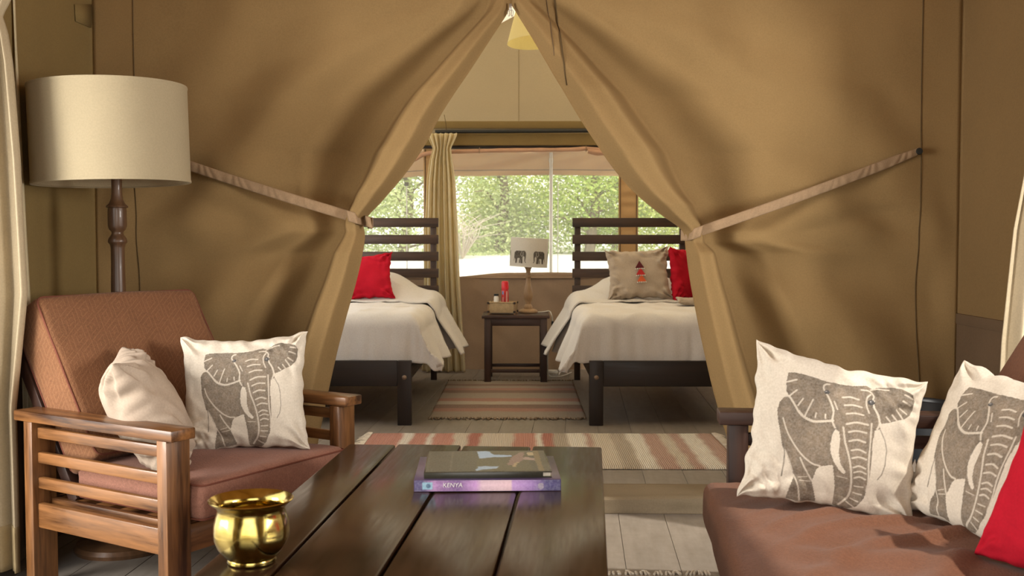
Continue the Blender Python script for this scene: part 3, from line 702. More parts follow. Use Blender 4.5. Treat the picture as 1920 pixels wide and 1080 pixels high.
# ------------------------------------------------------------------ PRINTS (elephant artwork, traced once)
E_POLY = dict(
 ear_l=[(240,215),(222,270),(218,330),(240,365),(270,395),(300,440),(340,480),(400,508),(470,505),(525,500),(535,470),(518,400),(495,340),(480,300),(495,255),(440,240),(350,222),(280,213)],
 head=[(490,255),(560,264),(650,272),(720,266),(760,290),(770,330),(752,380),(770,430),(790,490),(795,530),(762,542),(752,600),(742,700),(732,800),(716,880),(692,950),(652,1005),(600,1032),(540,1034),(508,1022),(515,980),(525,900),(522,830),(515,760),(508,700),(506,620),(530,545),(512,500),(520,430),(495,360),(470,300)],
 ear_r=[(740,290),(790,272),(850,264),(920,280),(970,315),(990,350),(985,400),(960,440),(930,462),(880,477),(840,490),(800,498),(785,450),(765,400),(765,330)],
 body=[(240,362),(200,370),(170,400),(157,450),(160,520),(178,600),(190,670),(208,690),(230,740),(260,820),(275,850),(250,920),(220,1006),(320,1006),(410,1016),(400,940),(388,880),(416,800),(440,780),(500,766),(525,762),(515,700),(510,620),(535,540),(520,500),(400,508),(340,485),(300,440),(270,395)])
E_TUSK = [[(530,548),(556,562),(561,620),(552,690),(560,750),(590,800),(580,815),(550,790),(520,740),(503,690),(503,630),(514,580)],
          [(765,545),(790,535),(815,590),(825,650),(815,730),(795,790),(770,825),(776,760),(781,680),(771,610)]]
E_WHITE = [(11,[(205,362),(240,366),(280,420),(310,465),(350,495),(400,511),(460,508),(520,500)]),
 (8,[(222,275),(295,258)]),(8,[(240,362),(295,322)]),(8,[(300,418),(335,375)]),(8,[(345,482),(372,430),(400,378)]),(7,[(412,486),(418,460)]),(7,[(475,490),(475,465)]),
 (7,[(830,455),(850,480)]),(7,[(865,440),(890,475)]),(7,[(890,410),(920,460)]),(7,[(910,398),(945,430)]),(7,[(925,355),(970,380)]),(7,[(930,315),(975,338)]),(6,[(745,292),(790,282),(845,284)]),
 (9,[(505,272),(480,275),(468,300),(490,345),(508,385),(524,440),(516,500),(530,540)]),(6,[(530,380),(548,430)]),
 (7,[(690,294),(735,300),(760,328),(756,352)]),(7,[(742,322),(722,345),(718,390),(732,438)]),(9,[(760,400),(785,450),(790,500),(776,532)]),
 (9,[(580,535),(590,620),(610,700),(622,790),(620,890),(598,960),(545,1016)]),(8,[(745,500),(738,600),(725,740),(722,830),(708,905)]),
 (8,[(580,352),(625,345),(675,358)]),(8,[(590,400),(640,395),(690,405)]),(8,[(600,452),(650,445),(700,453)]),(9,[(600,514),(660,500),(725,510)]),(8,[(610,560),(660,550),(715,558)]),(9,[(615,612),(660,602),(708,613)]),
 (8,[(625,666),(670,658),(708,673)]),(8,[(630,712),(670,702),(712,713)]),(8,[(636,768),(670,756),(705,768)]),(7,[(640,797),(675,788),(708,799)]),(8,[(640,832),(670,822),(702,834)]),(6,[(640,880),(690,882)]),(6,[(632,920),(680,927)]),(6,[(616,960),(660,972)]),(6,[(592,990),(632,1012)]),
 (8,[(195,500),(220,570),(270,650),(330,720),(390,765),(435,776)]),(8,[(315,735),(340,790),(380,860),(398,885)]),(8,[(270,845),(300,920),(310,1000)]),(5,[(205,680),(235,740),(265,822)]),
 (4,[(300,860),(360,850)]),(4,[(310,880),(380,878)]),(4,[(540,830),(600,840)]),(5,[(440,775),(415,830),(395,885)])]
E_DARK = [(8,[(196,650),(208,700),(204,770),(190,855)]),(5,[(795,535),(820,590),(829,650),(818,735),(798,795),(772,828)]),(4,[(503,630),(515,575),(532,548)])]
E_EYE = [(488,325,17,13),(745,371,20,17)]
E_CORN = [(22, 15), (1045, 225), (955, 1062), (-115, 990)]   # TL TR BR BL of the cloth in the tracing
def homography():
    A = []; B = []
    for (X, Y), (u, v) in zip(E_CORN, ((0, 0), (1, 0), (1, 1), (0, 1))):
        A += [[u, v, 1, 0, 0, 0, -u * X, -v * X], [0, 0, 0, u, v, 1, -u * Y, -v * Y]]; B += [X, Y]
    h = np.linalg.solve(np.array(A, float), np.array(B, float)); return np.append(h, 1).reshape(3, 3)
E_H = homography()
def in_poly(X, Y, poly):
    r = np.zeros(X.shape, bool); n = len(poly)
    for i in range(n):
        x1, y1 = poly[i]; x2, y2 = poly[(i + 1) % n]
        if y1 == y2: continue
        c = ((y1 > Y) != (y2 > Y)) & (X < (x2 - x1) * (Y - y1) / (y2 - y1) + x1); r ^= c
    return r
def line_dist(X, Y, pl):
    d = np.full(X.shape, 1e9)
    for (x1, y1), (x2, y2) in zip(pl[:-1], pl[1:]):
        dx, dy = x2 - x1, y2 - y1; L = dx * dx + dy * dy
        t = np.clip(((X - x1) * dx + (Y - y1) * dy) / max(L, 1e-9), 0, 1); d = np.minimum(d, np.hypot(X - x1 - t * dx, Y - y1 - t * dy))
    return d
def val_noise(X, Y, s, seed):
    r = np.random.RandomState(seed); G = r.rand(64, 64); x = (X / s) % 64; y = (Y / s) % 64
    i = np.floor(x).astype(int); j = np.floor(y).astype(int); a = x - i; b = y - j; a = a * a * (3 - 2 * a); b = b * b * (3 - 2 * b)
    g = lambda p, q: G[p % 64, q % 64]
    return g(i, j) * (1 - a) * (1 - b) + g(i + 1, j) * a * (1 - b) + g(i, j + 1) * (1 - a) * b + g(i + 1, j + 1) * a * b
def elephant_colors(U, V, base=(0.62, 0.55, 0.45), ink=(0.145, 0.11, 0.075)):
    W = U * E_H[2, 0] + V * E_H[2, 1] + 1
    X = (U * E_H[0, 0] + V * E_H[0, 1] + E_H[0, 2]) / W; Y = (U * E_H[1, 0] + V * E_H[1, 1] + E_H[1, 2]) / W
    col = np.tile(np.array(base), (len(U), 1))
    ink = np.array(ink); n = 0.5 * val_noise(X, Y, 34, 1) + 0.3 * val_noise(X, Y, 9, 2) + 0.2 * val_noise(X, Y, 4, 3)
    tone = {'body': 1.0, 'ear_l': 0.95, 'head': 1.05, 'ear_r': 0.9}
    for k in ('body', 'head', 'ear_l', 'ear_r'):
        m = in_poly(X, Y, E_POLY[k]); edge = line_dist(X[m], Y[m], E_POLY[k] + E_POLY[k][:1])
        f = (0.62 + 0.95 * n[m] ** 1.2 + 0.25 * np.clip(edge / 60, 0, 1)) * tone[k]
        col[m] = ink * f[:, None]
    for p in E_TUSK:
        m = in_poly(X, Y, p); col[m] = np.array(base) * 1.02
    for w, p in E_WHITE:
        if len(p) > 2: p = [(q.x, q.y) for q in smooth_path([(a, b, 0) for a, b in p], 5)]
        d = line_dist(X, Y, p); a = np.clip((w * 0.62 - d) / 3 + 0.5, 0, 1)[:, None] * 0.88; col = col * (1 - a) + np.array(base) * a
    for w, p in E_DARK:
        d = line_dist(X, Y, p); a = np.clip((w * 0.5 - d) / 3 + 0.5, 0, 1)[:, None] * 0.85; col = col * (1 - a) + ink * 0.6 * a
    for (x, y, a, b) in E_EYE:
        m = ((X - x) / a) ** 2 + ((Y - y) / b) ** 2 < 1; col[m] = (0.02, 0.018, 0.02)
        m = ((X - x + 4) / 4) ** 2 + ((Y - y + 4) / 3) ** 2 < 1; col[m] = (0.35, 0.33, 0.33)
    return col
def set_cols(me, cols):
    a = me.color_attributes.new('Col', 'FLOAT_COLOR', 'POINT')
    c = np.ones((len(me.vertices), 4), np.float32); c[:, :3] = cols; a.data.foreach_set('color', c.ravel())

# ------------------------------------------------------------------ cushions
def pillow(name, label, cat, w, h, t, mat, loc, yaw, lean, roll=0, n=70, seed=0, pin=0.10, elephant=False, group=None, sag=0.0, wr=1.0, flip=False, ears=1.0, slump=0.0):
    """soft square cushion, face towards local -y, standing on its lower edge"""
    vs = []; fs = []; UV = []
    lin_ = np.linspace(-1, 1, n)
    # tighter spacing at the rim
    g = np.sign(lin_) * (1 - (1 - np.abs(lin_)) ** 1.15)
    idx = {}
    def pt(u, v, s):
        pu = u - pin * u * abs(u) * (1 - v * v) ; pv = v - pin * v * abs(v) * (1 - u * u)
        X = w / 2 * pu; Z = h / 2 * pv
        T = t / 2 * max(0, (1 - u * u) * (1 - v * v)) ** 0.42
        e = max(abs(u), abs(v))
        X += wr * 0.006 * nz(v * 5, u * 2, seed) * sm(0.5, 1, abs(u)); Z += wr * 0.006 * nz(u * 5, v * 2, seed + 5) * sm(0.5, 1, abs(v))
        rim = sm(0.35, 0.95, e) * (1 - sm(0.97, 1.0, e) * 0.7)
        T += wr * (0.010 * nz(u * 3.2 + 4 * v * sm(0.3, 1, abs(u)), v * 3.2 + 4 * u * sm(0.3, 1, abs(v)), seed + s) * rim + 0.006 * nz(u * 1.7, v * 1.7, seed + 3 * s)) * min(1, 6 * (1 - e) + 0.0)
        # corner creases
        cu = (1 - abs(u)); cv = (1 - abs(v)); r = math.hypot(cu, cv)
        T += wr * 0.007 * math.sin(math.atan2(cu, cv) * 9 + seed) * sm(0.75, 0.1, r) * sm(0.0, 0.12, min(cu, cv))
        Y = -T if s == 0 else T
        Y += sag * ((v + 1) / 2) ** 2 - 0.02 * (u * u) * ears * (0.3 + 0.7 * sm(-0.8, 0.8, v))
        Z = (Z + h / 2 * (1 - pin * 0.2)) * (1 - slump * (u + 1) / 2)
        return (X, Y, Z)
    for s in (0, 1):
        for j in range(n):
            for i in range(n):
                border = i in (0, n - 1) or j in (0, n - 1)
                if s == 1 and border: continue
                idx[(s, i, j)] = len(vs); vs.append(pt(g[i], g[j], s)); UV.append(((g[i] + 1) / 2, (1 - g[j]) / 2, s))
    def gi(s, i, j): return idx.get((s, i, j), idx[(0, i, j)] if (0, i, j) in idx else None)
    for j in range(n - 1):
        for i in range(n - 1):
            fs.append((gi(0, i, j), gi(0, i + 1, j), gi(0, i + 1, j + 1), gi(0, i, j + 1)))
            fs.append((gi(1, i, j), gi(1, i, j + 1), gi(1, i + 1, j + 1), gi(1, i + 1, j)))
    b = MB(); b.v = vs; b.f = fs
    o = b.build(name, mat, angle=180)
    if elephant:
        UV = np.array(UV); U = UV[:, 0]; V = UV[:, 1]
        cols = elephant_colors(U, V); back = UV[:, 2] == 1; cols[back] = (0.62, 0.55, 0.45); set_cols(o.data, cols)
    o.location = loc
    o.rotation_euler = (Matrix.Rotation(yaw, 3, 'Z') @ Matrix.Rotation(-lean, 3, 'X') @ Matrix.Rotation(roll, 3, 'Y')).to_euler()
    tag(o, label, cat, group); return o

def rbox(lo, hi, r, n=14, fn=None):
    """soft box; fn displaces"""
    b = MB(); lo = Vector(lo); hi = Vector(hi); key = {}; vs = []; fs = []
    def put(p):
        k = tuple(round(c, 5) for c in p)
        if k not in key:
            inner = Vector([min(max(p[i], lo[i] + r), hi[i] - r) for i in range(3)]); d = Vector(p) - inner
            q = inner + d.normalized() * r if d.length > 1e-6 else Vector(p)
            if fn: q = fn(q, lo, hi)
            key[k] = len(vs); vs.append(q[:])
        return key[k]
    L = hi - lo
    def coords(a):
        m = max(4, int(n * L[a] / max(L)) + 4); t = np.linspace(0, 1, m); return [lo[a] + L[a] * (0.5 - 0.5 * math.cos(PI * x)) * 0.6 + L[a] * x * 0.4 for x in t]
    for a in range(3):
        p, q = (a + 1) % 3, (a + 2) % 3; cp = coords(p); cq = coords(q)
        for side in (0, 1):
            for i in range(len(cp) - 1):
                for j in range(len(cq) - 1):
                    quad = []
                    for (ii, jj) in ((i, j), (i + 1, j), (i + 1, j + 1), (i, j + 1)):
                        v = [0, 0, 0]; v[a] = hi[a] if side else lo[a]; v[p] = cp[ii]; v[q] = cq[jj]; quad.append(put(v))
                    if not side: quad = quad[::-1]
                    if len(set(quad)) == 4: fs.append(tuple(quad))
    b.v = vs; b.f = fs; return b

# ------------------------------------------------------------------ ARMCHAIR (left) : local x = forward, y = across (0 near arm .. W far arm)
def armchair():
    L, W, H = 0.78, 0.89, 0.60
    t = thing('armchair', 'honey brown wooden slatted armchair with rust patterned cushions at left', 'armchair', (-1.047, 3.097, 0), math.radians(-30.8))
    aw_ = 0.095
    for (b0, sgn) in ((0.0, 1), (W, -1)):
        lo, hi = sorted((b0, b0 + sgn * aw_))
        MB().box((-L, lo, H - 0.035), (0.0, hi, H), 0.005).build('armrest', M['chair_x'], t)
        plo, phi = sorted((b0 + sgn * 0.006, b0 + sgn * 0.098))
        MB().box((-0.075, plo, 0.0), (-0.03, phi, H - 0.035), 0.004).build('leg', M['chair_z'], t)
        MB().box((-L + 0.045, plo, 0.0), (-L + 0.09, phi, H - 0.035), 0.004).build('leg', M['chair_z'], t)
        slo, shi = sorted((b0 + sgn * 0.026, b0 + sgn * 0.048))
        for (z0, z1) in ((0.508, 0.545), (0.424, 0.461), (0.338, 0.376)):
            MB().box((-L + 0.09, slo, z0), (-0.075, shi, z1), 0.004).build('slat', M['chair_x'], t)
        MB().box((-L + 0.09, slo - 0.002, 0.205), (-0.075, shi + 0.002, 0.288), 0.004).build('side_rail', M['chair_x'], t)
        s2 = sorted((b0 + sgn * 0.075, b0 + sgn * 0.10))
        MB().box((-L + 0.09, s2[0], 0.262), (-0.075, s2[1], 0.296), 0.003).build('seat_ledge', M['chair_x'], t)
    MB().box((-0.068, 0.10, 0.20), (-0.04, W - 0.10, 0.29), 0.004).build('front_rail', M['chair_y'], t)
    MB().box((-L + 0.05, 0.10, 0.20), (-L + 0.085, W - 0.10, 0.29), 0.004).build('back_rail', M['chair_y'], t)
    for i in range(5): x = -0.62 + i * 0.125; MB().box((x, 0.10, 0.275), (x + 0.07, W - 0.10, 0.295), 0.003).build('seat_slat', M['chair_y'], t)
    # reclined back frame
    d = Vector((-0.52, 0, 0.854)); p0 = Vector((-0.60, 0, 0.29)); nrm = Vector((0.854, 0, 0.52))
    for y in (0.115, W - 0.115): MB().bar(p0 + Vector((0, y, 0)), p0 + Vector((0, y, 0)) + d * 0.66, 0.04, 0.045, 0.004, up=nrm).build('back_post', M['sofa_z'], t)
    for i, s in enumerate((0.12, 0.28, 0.44)):
        q = p0 + d * s; MB().bar(q + Vector((0, 0.13, 0)), q + Vector((0, W - 0.13, 0)), 0.06, 0.02, 0.004, up=nrm).build('back_slat', M['sofa_y'], t)
    q = p0 + d * 0.625 - nrm * 0.0
    MB().bar(q + Vector((0, 0.0, 0)), q + Vector((0, W, 0)), 0.075, 0.040, 0.014, up=nrm).build('top_rail', M['sofa_y'], t)
    # cushions
    def seat_fn(p, lo, hi):
        u = (p.x - lo.x) / (hi.x - lo.x) * 2 - 1; v = (p.y - lo.y) / (hi.y - lo.y) * 2 - 1
        top = sm(lo.z, hi.z, p.z); dz = 0.016 * max(0, (1 - u * u) * (1 - v * v)) * top + 0.006 * nz(p.x * 9, p.y * 7, 1) * top
        return p + Vector((0.004 * nz(p.y * 9, p.z * 20, 2), 0.006 * nz(p.x * 16, p.z * 12, 5) * (1 if abs(v) > 0.7 else 0), dz))
    sc = rbox((-0.60, 0.102, 0.297), (0.015, W - 0.102, 0.425), 0.030, 34, seat_fn).build('seat_cushion', M['uph_seat'], t, angle=180)
    def loop(lo, hi, z, r=0.02):
        pts = []
        for (cx, cy, a0) in ((hi[0] - r, hi[1] - r, 0), (lo[0] + r, hi[1] - r, 90), (lo[0] + r, lo[1] + r, 180), (hi[0] - r, lo[1] + r, 270)):
            for k in range(5): a = math.radians(a0 + k * 22.5); pts.append((cx + r * math.cos(a), cy + r * math.sin(a), z))
        pts.append(pts[0]); return pts
    MB().tube(loop((-0.596, 0.106), (0.012, W - 0.106), 0.414, 0.025), 0.0035, 6).build('piping', M['piping'], sc)
    MB().tube(loop((-0.596, 0.106), (0.012, W - 0.106), 0.308, 0.025), 0.0035, 6).build('piping', M['piping'], sc)
    # back cushion in its own leaning frame: local X across, Y thickness, Z up the back
    R = Matrix(((0, nrm.x, d.x, -0.525), (1, 0, 0, W / 2), (0, nrm.z, d.z, 0.44), (0, 0, 0, 1)))
    cw = (W - 0.185) / 2
    def back_fn(p, lo, hi):
        u = p.x / cw; v = (p.z - lo.z) / (hi.z - lo.z) * 2 - 1; fr = 1 if p.y > 0 else 0
        e = max(0, (1 - u * u) * (1 - v * v)) ** 0.6
        return p + Vector((0.006 * nz(p.z * 8, 1, 3) * (1 if abs(u) > 0.8 else 0.0), fr * 0.022 * e + 0.005 * nz(p.x * 6, p.z * 6, 8) * e, 0.008 * (1 - u * u) * sm(0.5, 1, v)))
    bc = rbox((-cw, -0.108, -0.015), (cw, 0.055, 0.60), 0.024, 34, back_fn)
    bc.v = [tuple(R @ Vector(p)) for p in bc.v]
    bo = bc.build('back_cushion', M['uph_back'], t, angle=180)
    for yy in (0.050, -0.102):
        P = [(x, yy, z) for (x, z, _) in loop((-cw + 0.006, -0.009), (cw - 0.006, 0.596), 0, 0.03)]
        MB().tube([R @ Vector(p) for p in P], 0.0038, 6).build('piping', M['piping'], bo)
    return t
armchair()

# ------------------------------------------------------------------ SOFA (right) : faces -x, far arm at Y ~3.35
def sofa():
    ang = math.radians(-5.6)
    t = thing('sofa', 'dark wooden slatted sofa with brown cushions at the right', 'sofa', (0.665, 3.32, 0), ang)
    # local x = depth to the back, local y negative towards the camera
    H = 0.625; D = 0.80; LW = 1.75
    for (y0, y1) in ((0.0, 0.095), (-LW - 0.095, -LW)):
        MB().box((-0.032, y0, H - 0.043), (D, y1, H), 0.005).build('armrest', M['sofa_x'], t)
        for x in (0.0, D - 0.10): MB().box((x, y0 + 0.012, 0.0), (x + 0.062, y1 - 0.012, H - 0.043), 0.004).build('leg', M['sofa_z'], t)
        for (z0, z1) in ((0.512, 0.552), (0.428, 0.468), (0.344, 0.384)):
            MB().box((0.062, y0 + 0.03, z0), (D - 0.10, y0 + 0.055, z1), 0.003).build('slat', M['sofa_x'], t)
        MB().box((0.062, y0 + 0.028, 0.19), (D - 0.10, y0 + 0.058, 0.27), 0.003).build('side_rail', M['sofa_x'], t)
    MB().box((0.005, -LW, 0.18), (0.035, 0.0, 0.265), 0.004).build('front_rail', M['sofa_y'], t)
    MB().box((D - 0.09, -LW, 0.18), (D - 0.06, 0.0, 0.265), 0.004).build('back_rail', M['sofa_y'], t)
    for i in range(6): x = 0.06 + i * 0.11; MB().box((x, -LW, 0.255), (x + 0.06, 0.0, 0.272), 0.003).build('seat_slat', M['sofa_y'], t)
    d = Vector((0.50, 0, 0.866)); nrm = Vector((-0.866, 0, 0.50)); p0 = Vector((0.75, 0, 0.25))
    for y in (-0.06, -LW / 2, -LW + 0.06): MB().bar(p0 + Vector((0, y, 0)), p0 + Vector((0, y, 0)) + d * 0.62, 0.045, 0.045, 0.004, up=nrm).build('back_post', M['sofa_z'], t)
    for s in (0.14, 0.30, 0.46, 0.60): q = p0 + d * s; MB().bar(q + Vector((0, -0.03, 0)), q + Vector((0, -LW + 0.03, 0)), 0.06, 0.02, 0.004, up=nrm).build('back_slat', M['sofa_y'], t)
    def fn(p, lo, hi):
        u = (p.x - lo.x) / (hi.x - lo.x) * 2 - 1; v = (p.y - lo.y) / (hi.y - lo.y) * 2 - 1; top = sm(lo.z + 0.03, hi.z, p.z)
        # loose cover creases sweeping across the seat
        cr = math.sin(p.x * 26 - p.y * 30 + 5.0 * nz(p.x * 2.2, p.y * 2.0, 3)); cr = max(0, cr) ** 2
        cr2 = math.sin(p.x * 9 + p.y * 24 + 4 * nz(p.x * 3, p.y * 3, 7))
        dz = 0.020 * max(0, (1 - u * u) * (1 - v * v)) ** 0.7 * top + top * (0.017 * cr * sm(-1, 0.1, u) + 0.008 * cr2 * sm(-0.9, -0.2, u) + 0.006 * nz(p.x * 7, p.y * 6, 4))
        return p + Vector((0.006 * nz(p.y * 7, p.z * 9, 2) * sm(-0.6, -1, u), 0, dz))
    sc = rbox((-0.085, -LW + 0.005, 0.273), (0.61, -0.005, 0.405), 0.034, 110, fn).build('seat_cushion', M['uph_sofa'], t, angle=180)
    R = Matrix(((0, nrm.x, d.x, 0.675), (-1, 0, 0, 0), (0, nrm.z, d.z, 0.42), (0, 0, 0, 1)))
    for k in range(2):
        a, b = (0.01 + k * LW / 2, LW / 2 - 0.005 + k * LW / 2)
        def bf(p, lo, hi):
            u = (p.x - lo.x) / (hi.x - lo.x) * 2 - 1; v = (p.z - lo.z) / (hi.z - lo.z) * 2 - 1; fr = 1 if p.y > 0 else -1
            return p + Vector((0, fr * 0.02 * max(0, (1 - u * u) * (1 - v * v)) ** 0.6, 0))
        c = rbox((a, -0.05, 0.0), (b, 0.05, 0.62), 0.028, 40, bf); c.v = [tuple(R @ Vector(p)) for p in c.v]
        bo = c.build('back_cushion', M['uph_sofa'], t, angle=180)
        P = [(a + 0.075, 0.052, z) for z in np.linspace(0.03, 0.6, 14)]
        MB().tube([R @ Vector(p) for p in P], 0.0045, 6).build('piping', M['piping'], bo)
    return t
sofa()
tub = thing('tub', 'round black plastic tub standing behind the sofa by tent flap', 'tub', (1.50, 4.05, 0))
MB().lathe([(0.0, 0.004), (0.16, 0.0), (0.165, 0.02), (0.205, 0.52), (0.20, 0.525), (0.196, 0.52), (0.157, 0.03), (0.0, 0.025)], 40).build('bucket', M['black'], tub)
MB().lathe([(0.202, 0.505), (0.222, 0.51), (0.226, 0.525), (0.220, 0.538), (0.204, 0.54), (0.198, 0.53), (0.202, 0.505)], 40).build('rim', M['black'], tub)

# ------------------------------------------------------------------ scatter cushions in the lounge
R_ = math.radians
pillow('cushion', 'white elephant print cushion on the armchair seat', 'cushion', 0.455, 0.425, 0.17, M['ele'], (-0.975, 3.66, 0.425), R_(4), R_(17), R_(-2.5), n=260, seed=3, wr=1.5, elephant=True, group='elephant print cushions')
pillow('cushion', 'plain cream cushion slumped edge-on inside the armchair', 'cushion', 0.43, 0.43, 0.225, M['cream'], (-1.15, 3.50, 0.415), R_(106), R_(30), R_(-2), n=80, seed=21, pin=0.12, wr=2.6)
p1 = pillow('cushion', 'white elephant print cushion standing at the far arm of the sofa', 'cushion', 0.475, 0.455, 0.17, M['ele'], (0.845, 2.90, 0.42), R_(-14), R_(14), R_(6), n=260, seed=9, wr=1.6, elephant=True, group='elephant print cushions', pin=0.08, slump=0.13)
p2 = pillow('cushion', 'white elephant print cushion leaning on sofa back beside red cushion', 'cushion', 0.47, 0.45, 0.15, M['ele'], (1.135, 2.68, 0.415), R_(-70), R_(27), R_(4), n=260, seed=14, wr=1.5, elephant=True, group='elephant print cushions', pin=0.08)
pillow('cushion', 'deep red cushion at the right edge of the sofa', 'cushion', 0.46, 0.43, 0.16, M['red'], (1.165, 2.245, 0.415), R_(-66), R_(25), R_(4), n=70, seed=17)

# small white triangle at the edge of the second print cushion
tgp = [at(1706, 884, 2.86), at(1716, 861, 2.86), at(1720, 885, 2.86)]
MB().add([p[:] for p in tgp] + [(p + Vector((0, 0.002, 0)))[:] for p in tgp], [(0, 1, 2), (5, 4, 3), (0, 3, 4, 1), (1, 4, 5, 2), (2, 5, 3, 0)]).build('white_triangle', M['white'], p2, world=True)

# ------------------------------------------------------------------ COFFEE TABLE
TZ = 0.50
rot = -math.atan((1108 - 977) / FPX)
tc = onz(1128, 838, TZ); ca, sa = math.cos(rot), math.sin(rot)
tt = thing('coffee_table', 'large dark plank coffee table with worn glossy top in foreground', 'table', (tc.x, tc.y, 0), rot)
ws = [0.225, 0.222, 0.223, 0.158]
ws = [0.218, 0.226, 0.212, 0.160]
xs_ = 0.0; TL = 1.62
cuts = [(1128, 997), (997, 865), (865, 740), (740, 648)]
for i, (a, b) in enumerate(cuts):
    xa = (onz(a, 838, TZ) - tc); xb = (onz(b, 838, TZ) - tc)
    x1 = -xa.length - (0.004 if i else 0.0); x0 = -xb.length + (0.004 if i < 3 else 0.0)
    MB().box((x0, -TL, TZ - 0.045), (x1, 0.0 - 0.004 * (i % 2), TZ - 0.0015 * (i % 2)), 0.006).build('plank', M['table_y'], tt)
TWd = (onz(648, 838, TZ) - tc).length
for x in (-0.07, -TWd + 0.07):
    for y in (-0.08, -TL + 0.08): MB().box((x - 0.045, y - 0.045, 0), (x + 0.045, y + 0.045, TZ - 0.045), 0.005).build('leg', M['table_z'], tt)
for x in (-0.05, -TWd + 0.05): MB().box((x - 0.015, -TL + 0.10, TZ - 0.14), (x + 0.015, -0.10, TZ - 0.046), 0.003).build('apron', M['table_y'], tt)
for y in (-0.05, -TL + 0.05): MB().box((-TWd + 0.10, y - 0.015, TZ - 0.14), (-0.10, y + 0.015, TZ - 0.046), 0.003).build('apron', M['table_x'], tt)

# brass pot
pc_ = onz(472, 1053, TZ); pr = 0.087
pot = thing('brass_pot', 'small round brass pot with flared rim on the table', 'pot', (pc_.x, pc_.y, TZ), 0.3)
prof = [(0.0, 0.001), (0.048, 0.0), (0.051, 0.004), (0.049, 0.010), (0.058, 0.018), (0.070, 0.034), (0.077, 0.052), (0.0782, 0.066), (0.0765, 0.084), (0.072, 0.100), (0.069, 0.110), (0.0705, 0.117), (0.078, 0.124), (0.0855, 0.130), (0.0875, 0.133), (0.085, 0.1345), (0.078, 0.130), (0.070, 0.122), (0.066, 0.112), (0.068, 0.100), (0.073, 0.084), (0.075, 0.066), (0.073, 0.052), (0.064, 0.034), (0.05, 0.018), (0.0, 0.012)]
bm_ = MB().lathe(prof, 72)
# lightly fluted belly
bm_.v = [((x * (1 + 0.012 * math.cos(9 * math.atan2(y, x)) * sm(0.01, 0.05, z) * (1 - sm(0.07, 0.1, z)))), (y * (1 + 0.012 * math.cos(9 * math.atan2(y, x)) * sm(0.01, 0.05, z) * (1 - sm(0.07, 0.1, z)))), z) for (x, y, z) in bm_.v]
bm_.build('bowl', M['brass'], pot, angle=60)

# books
def textmesh(txt, size, mat, parent, Mx, name='lettering', shear=0.0, ext=0.0003):
    cu = bpy.data.curves.new('txt', 'FONT'); cu.body = txt; cu.size = size; cu.extrude = ext; cu.shear = shear; cu.align_x = 'LEFT'
    tmp = bpy.data.objects.new('tmp', cu); C.objects.link(tmp); dg = bpy.context.evaluated_depsgraph_get(); dg.update()
    me = bpy.data.meshes.new_from_object(tmp.evaluated_get(dg)); C.objects.unlink(tmp); bpy.data.objects.remove(tmp)
    me.transform(Mx); me.materials.clear(); me.materials.append(mat); o = bpy.data.objects.new(name, me); C.objects.link(o); o.parent = parent; return o
M['paper'] = plain('paper_edge', (0.62, 0.56, 0.45, 1), 0.8)
M['inkwhite'] = plain('lettering_white', (0.75, 0.72, 0.72, 1), 0.6)
M['darkcover'] = plain('dark_cover', (0.03, 0.028, 0.02, 1), 0.25)
def grid_print(name, lo, hi, nu, nv, colfn, mat, parent, axis='z', off=0.0):
    b = MB(); (x0, y0), (x1, y1) = lo, hi
    if axis == 'z': b.grid(lambda u, v: (x0 + (x1 - x0) * u, y0 + (y1 - y0) * v, off), nu, nv)
    else: b.grid(lambda u, v: (x0 + (x1 - x0) * u, off, y0 + (y1 - y0) * v), nu, nv)
    o = b.build(name, mat, parent, smooth=False)
    U, V = np.meshgrid(np.linspace(0, 1, nu), np.linspace(0, 1, nv)); set_cols(o.data, colfn(U.ravel(), V.ravel())); return o
b0 = onz(776, 922, TZ); b1 = onz(1052, 920, TZ); BW = (b1 - b0).length; brz = math.atan2(b1.y - b0.y, b1.x - b0.x)
bk = thing('book', 'thick lower book with purple spine lying on the table', 'book', (b0.x, b0.y, TZ), brz)
BH = 0.032; BD = 0.30
MB().box((0.006, 0.004, 0.004), (BW - 0.006, BD - 0.004, BH - 0.004), 0.001).build('pages', M['paper'], bk)
M['violet'] = plain('violet_cover', (0.075, 0.05, 0.11, 1), 0.3)
MB().box((0, 0, 0), (BW, BD, 0.003), 0.001).build('cover', M['violet'], bk); MB().box((0, 0, BH - 0.003), (BW, BD, BH), 0.001).build('cover', M['violet'], bk)
def spine_col(U, V):
    xs = [0, 0.06, 0.14, 0.16, 0.30, 0.42, 0.46, 0.66, 0.67, 0.80, 0.90, 1.0]
    cs = np.array([(0.05, 0.04, 0.12), (0.06, 0.05, 0.13), (0.30, 0.16, 0.33), (0.22, 0.11, 0.26), (0.14, 0.07, 0.20), (0.38, 0.20, 0.42), (0.48, 0.34, 0.40), (0.52, 0.36, 0.40), (0.36, 0.21, 0.44), (0.24, 0.14, 0.34), (0.05, 0.04, 0.13), (0.03, 0.025, 0.10)])
    c = np.stack([np.interp(U, xs, cs[:, k]) for k in range(3)], 1); c *= 1.5 * (0.75 + 0.35 * (1 - np.abs(V - 0.55) * 1.4))[:, None]
    m = (U > 0.055) & (U < 0.125) & (V > 0.15) & (V < 0.85); c[m] = (0.25, 0.45, 0.58)
    m = (((U - 0.095) / 0.018) ** 2 + ((V - 0.5) / 0.22) ** 2) < 1; c[m] = (0.06, 0.14, 0.25)
    m = (((U - 0.865) / 0.02) ** 2 + ((V - 0.42) / 0.3) ** 2) < 1; c[m] = (0.33, 0.28, 0.36)
    return c
MB().box((0, -0.003, 0), (BW, 0.001, BH), 0.0015).build('spine', M['violet'], bk)
grid_print('spine_print', (0.002, 0.0015), (BW - 0.002, BH - 0.0015), 160, 16, spine_col, M['cover'], bk, 'y', -0.0034)
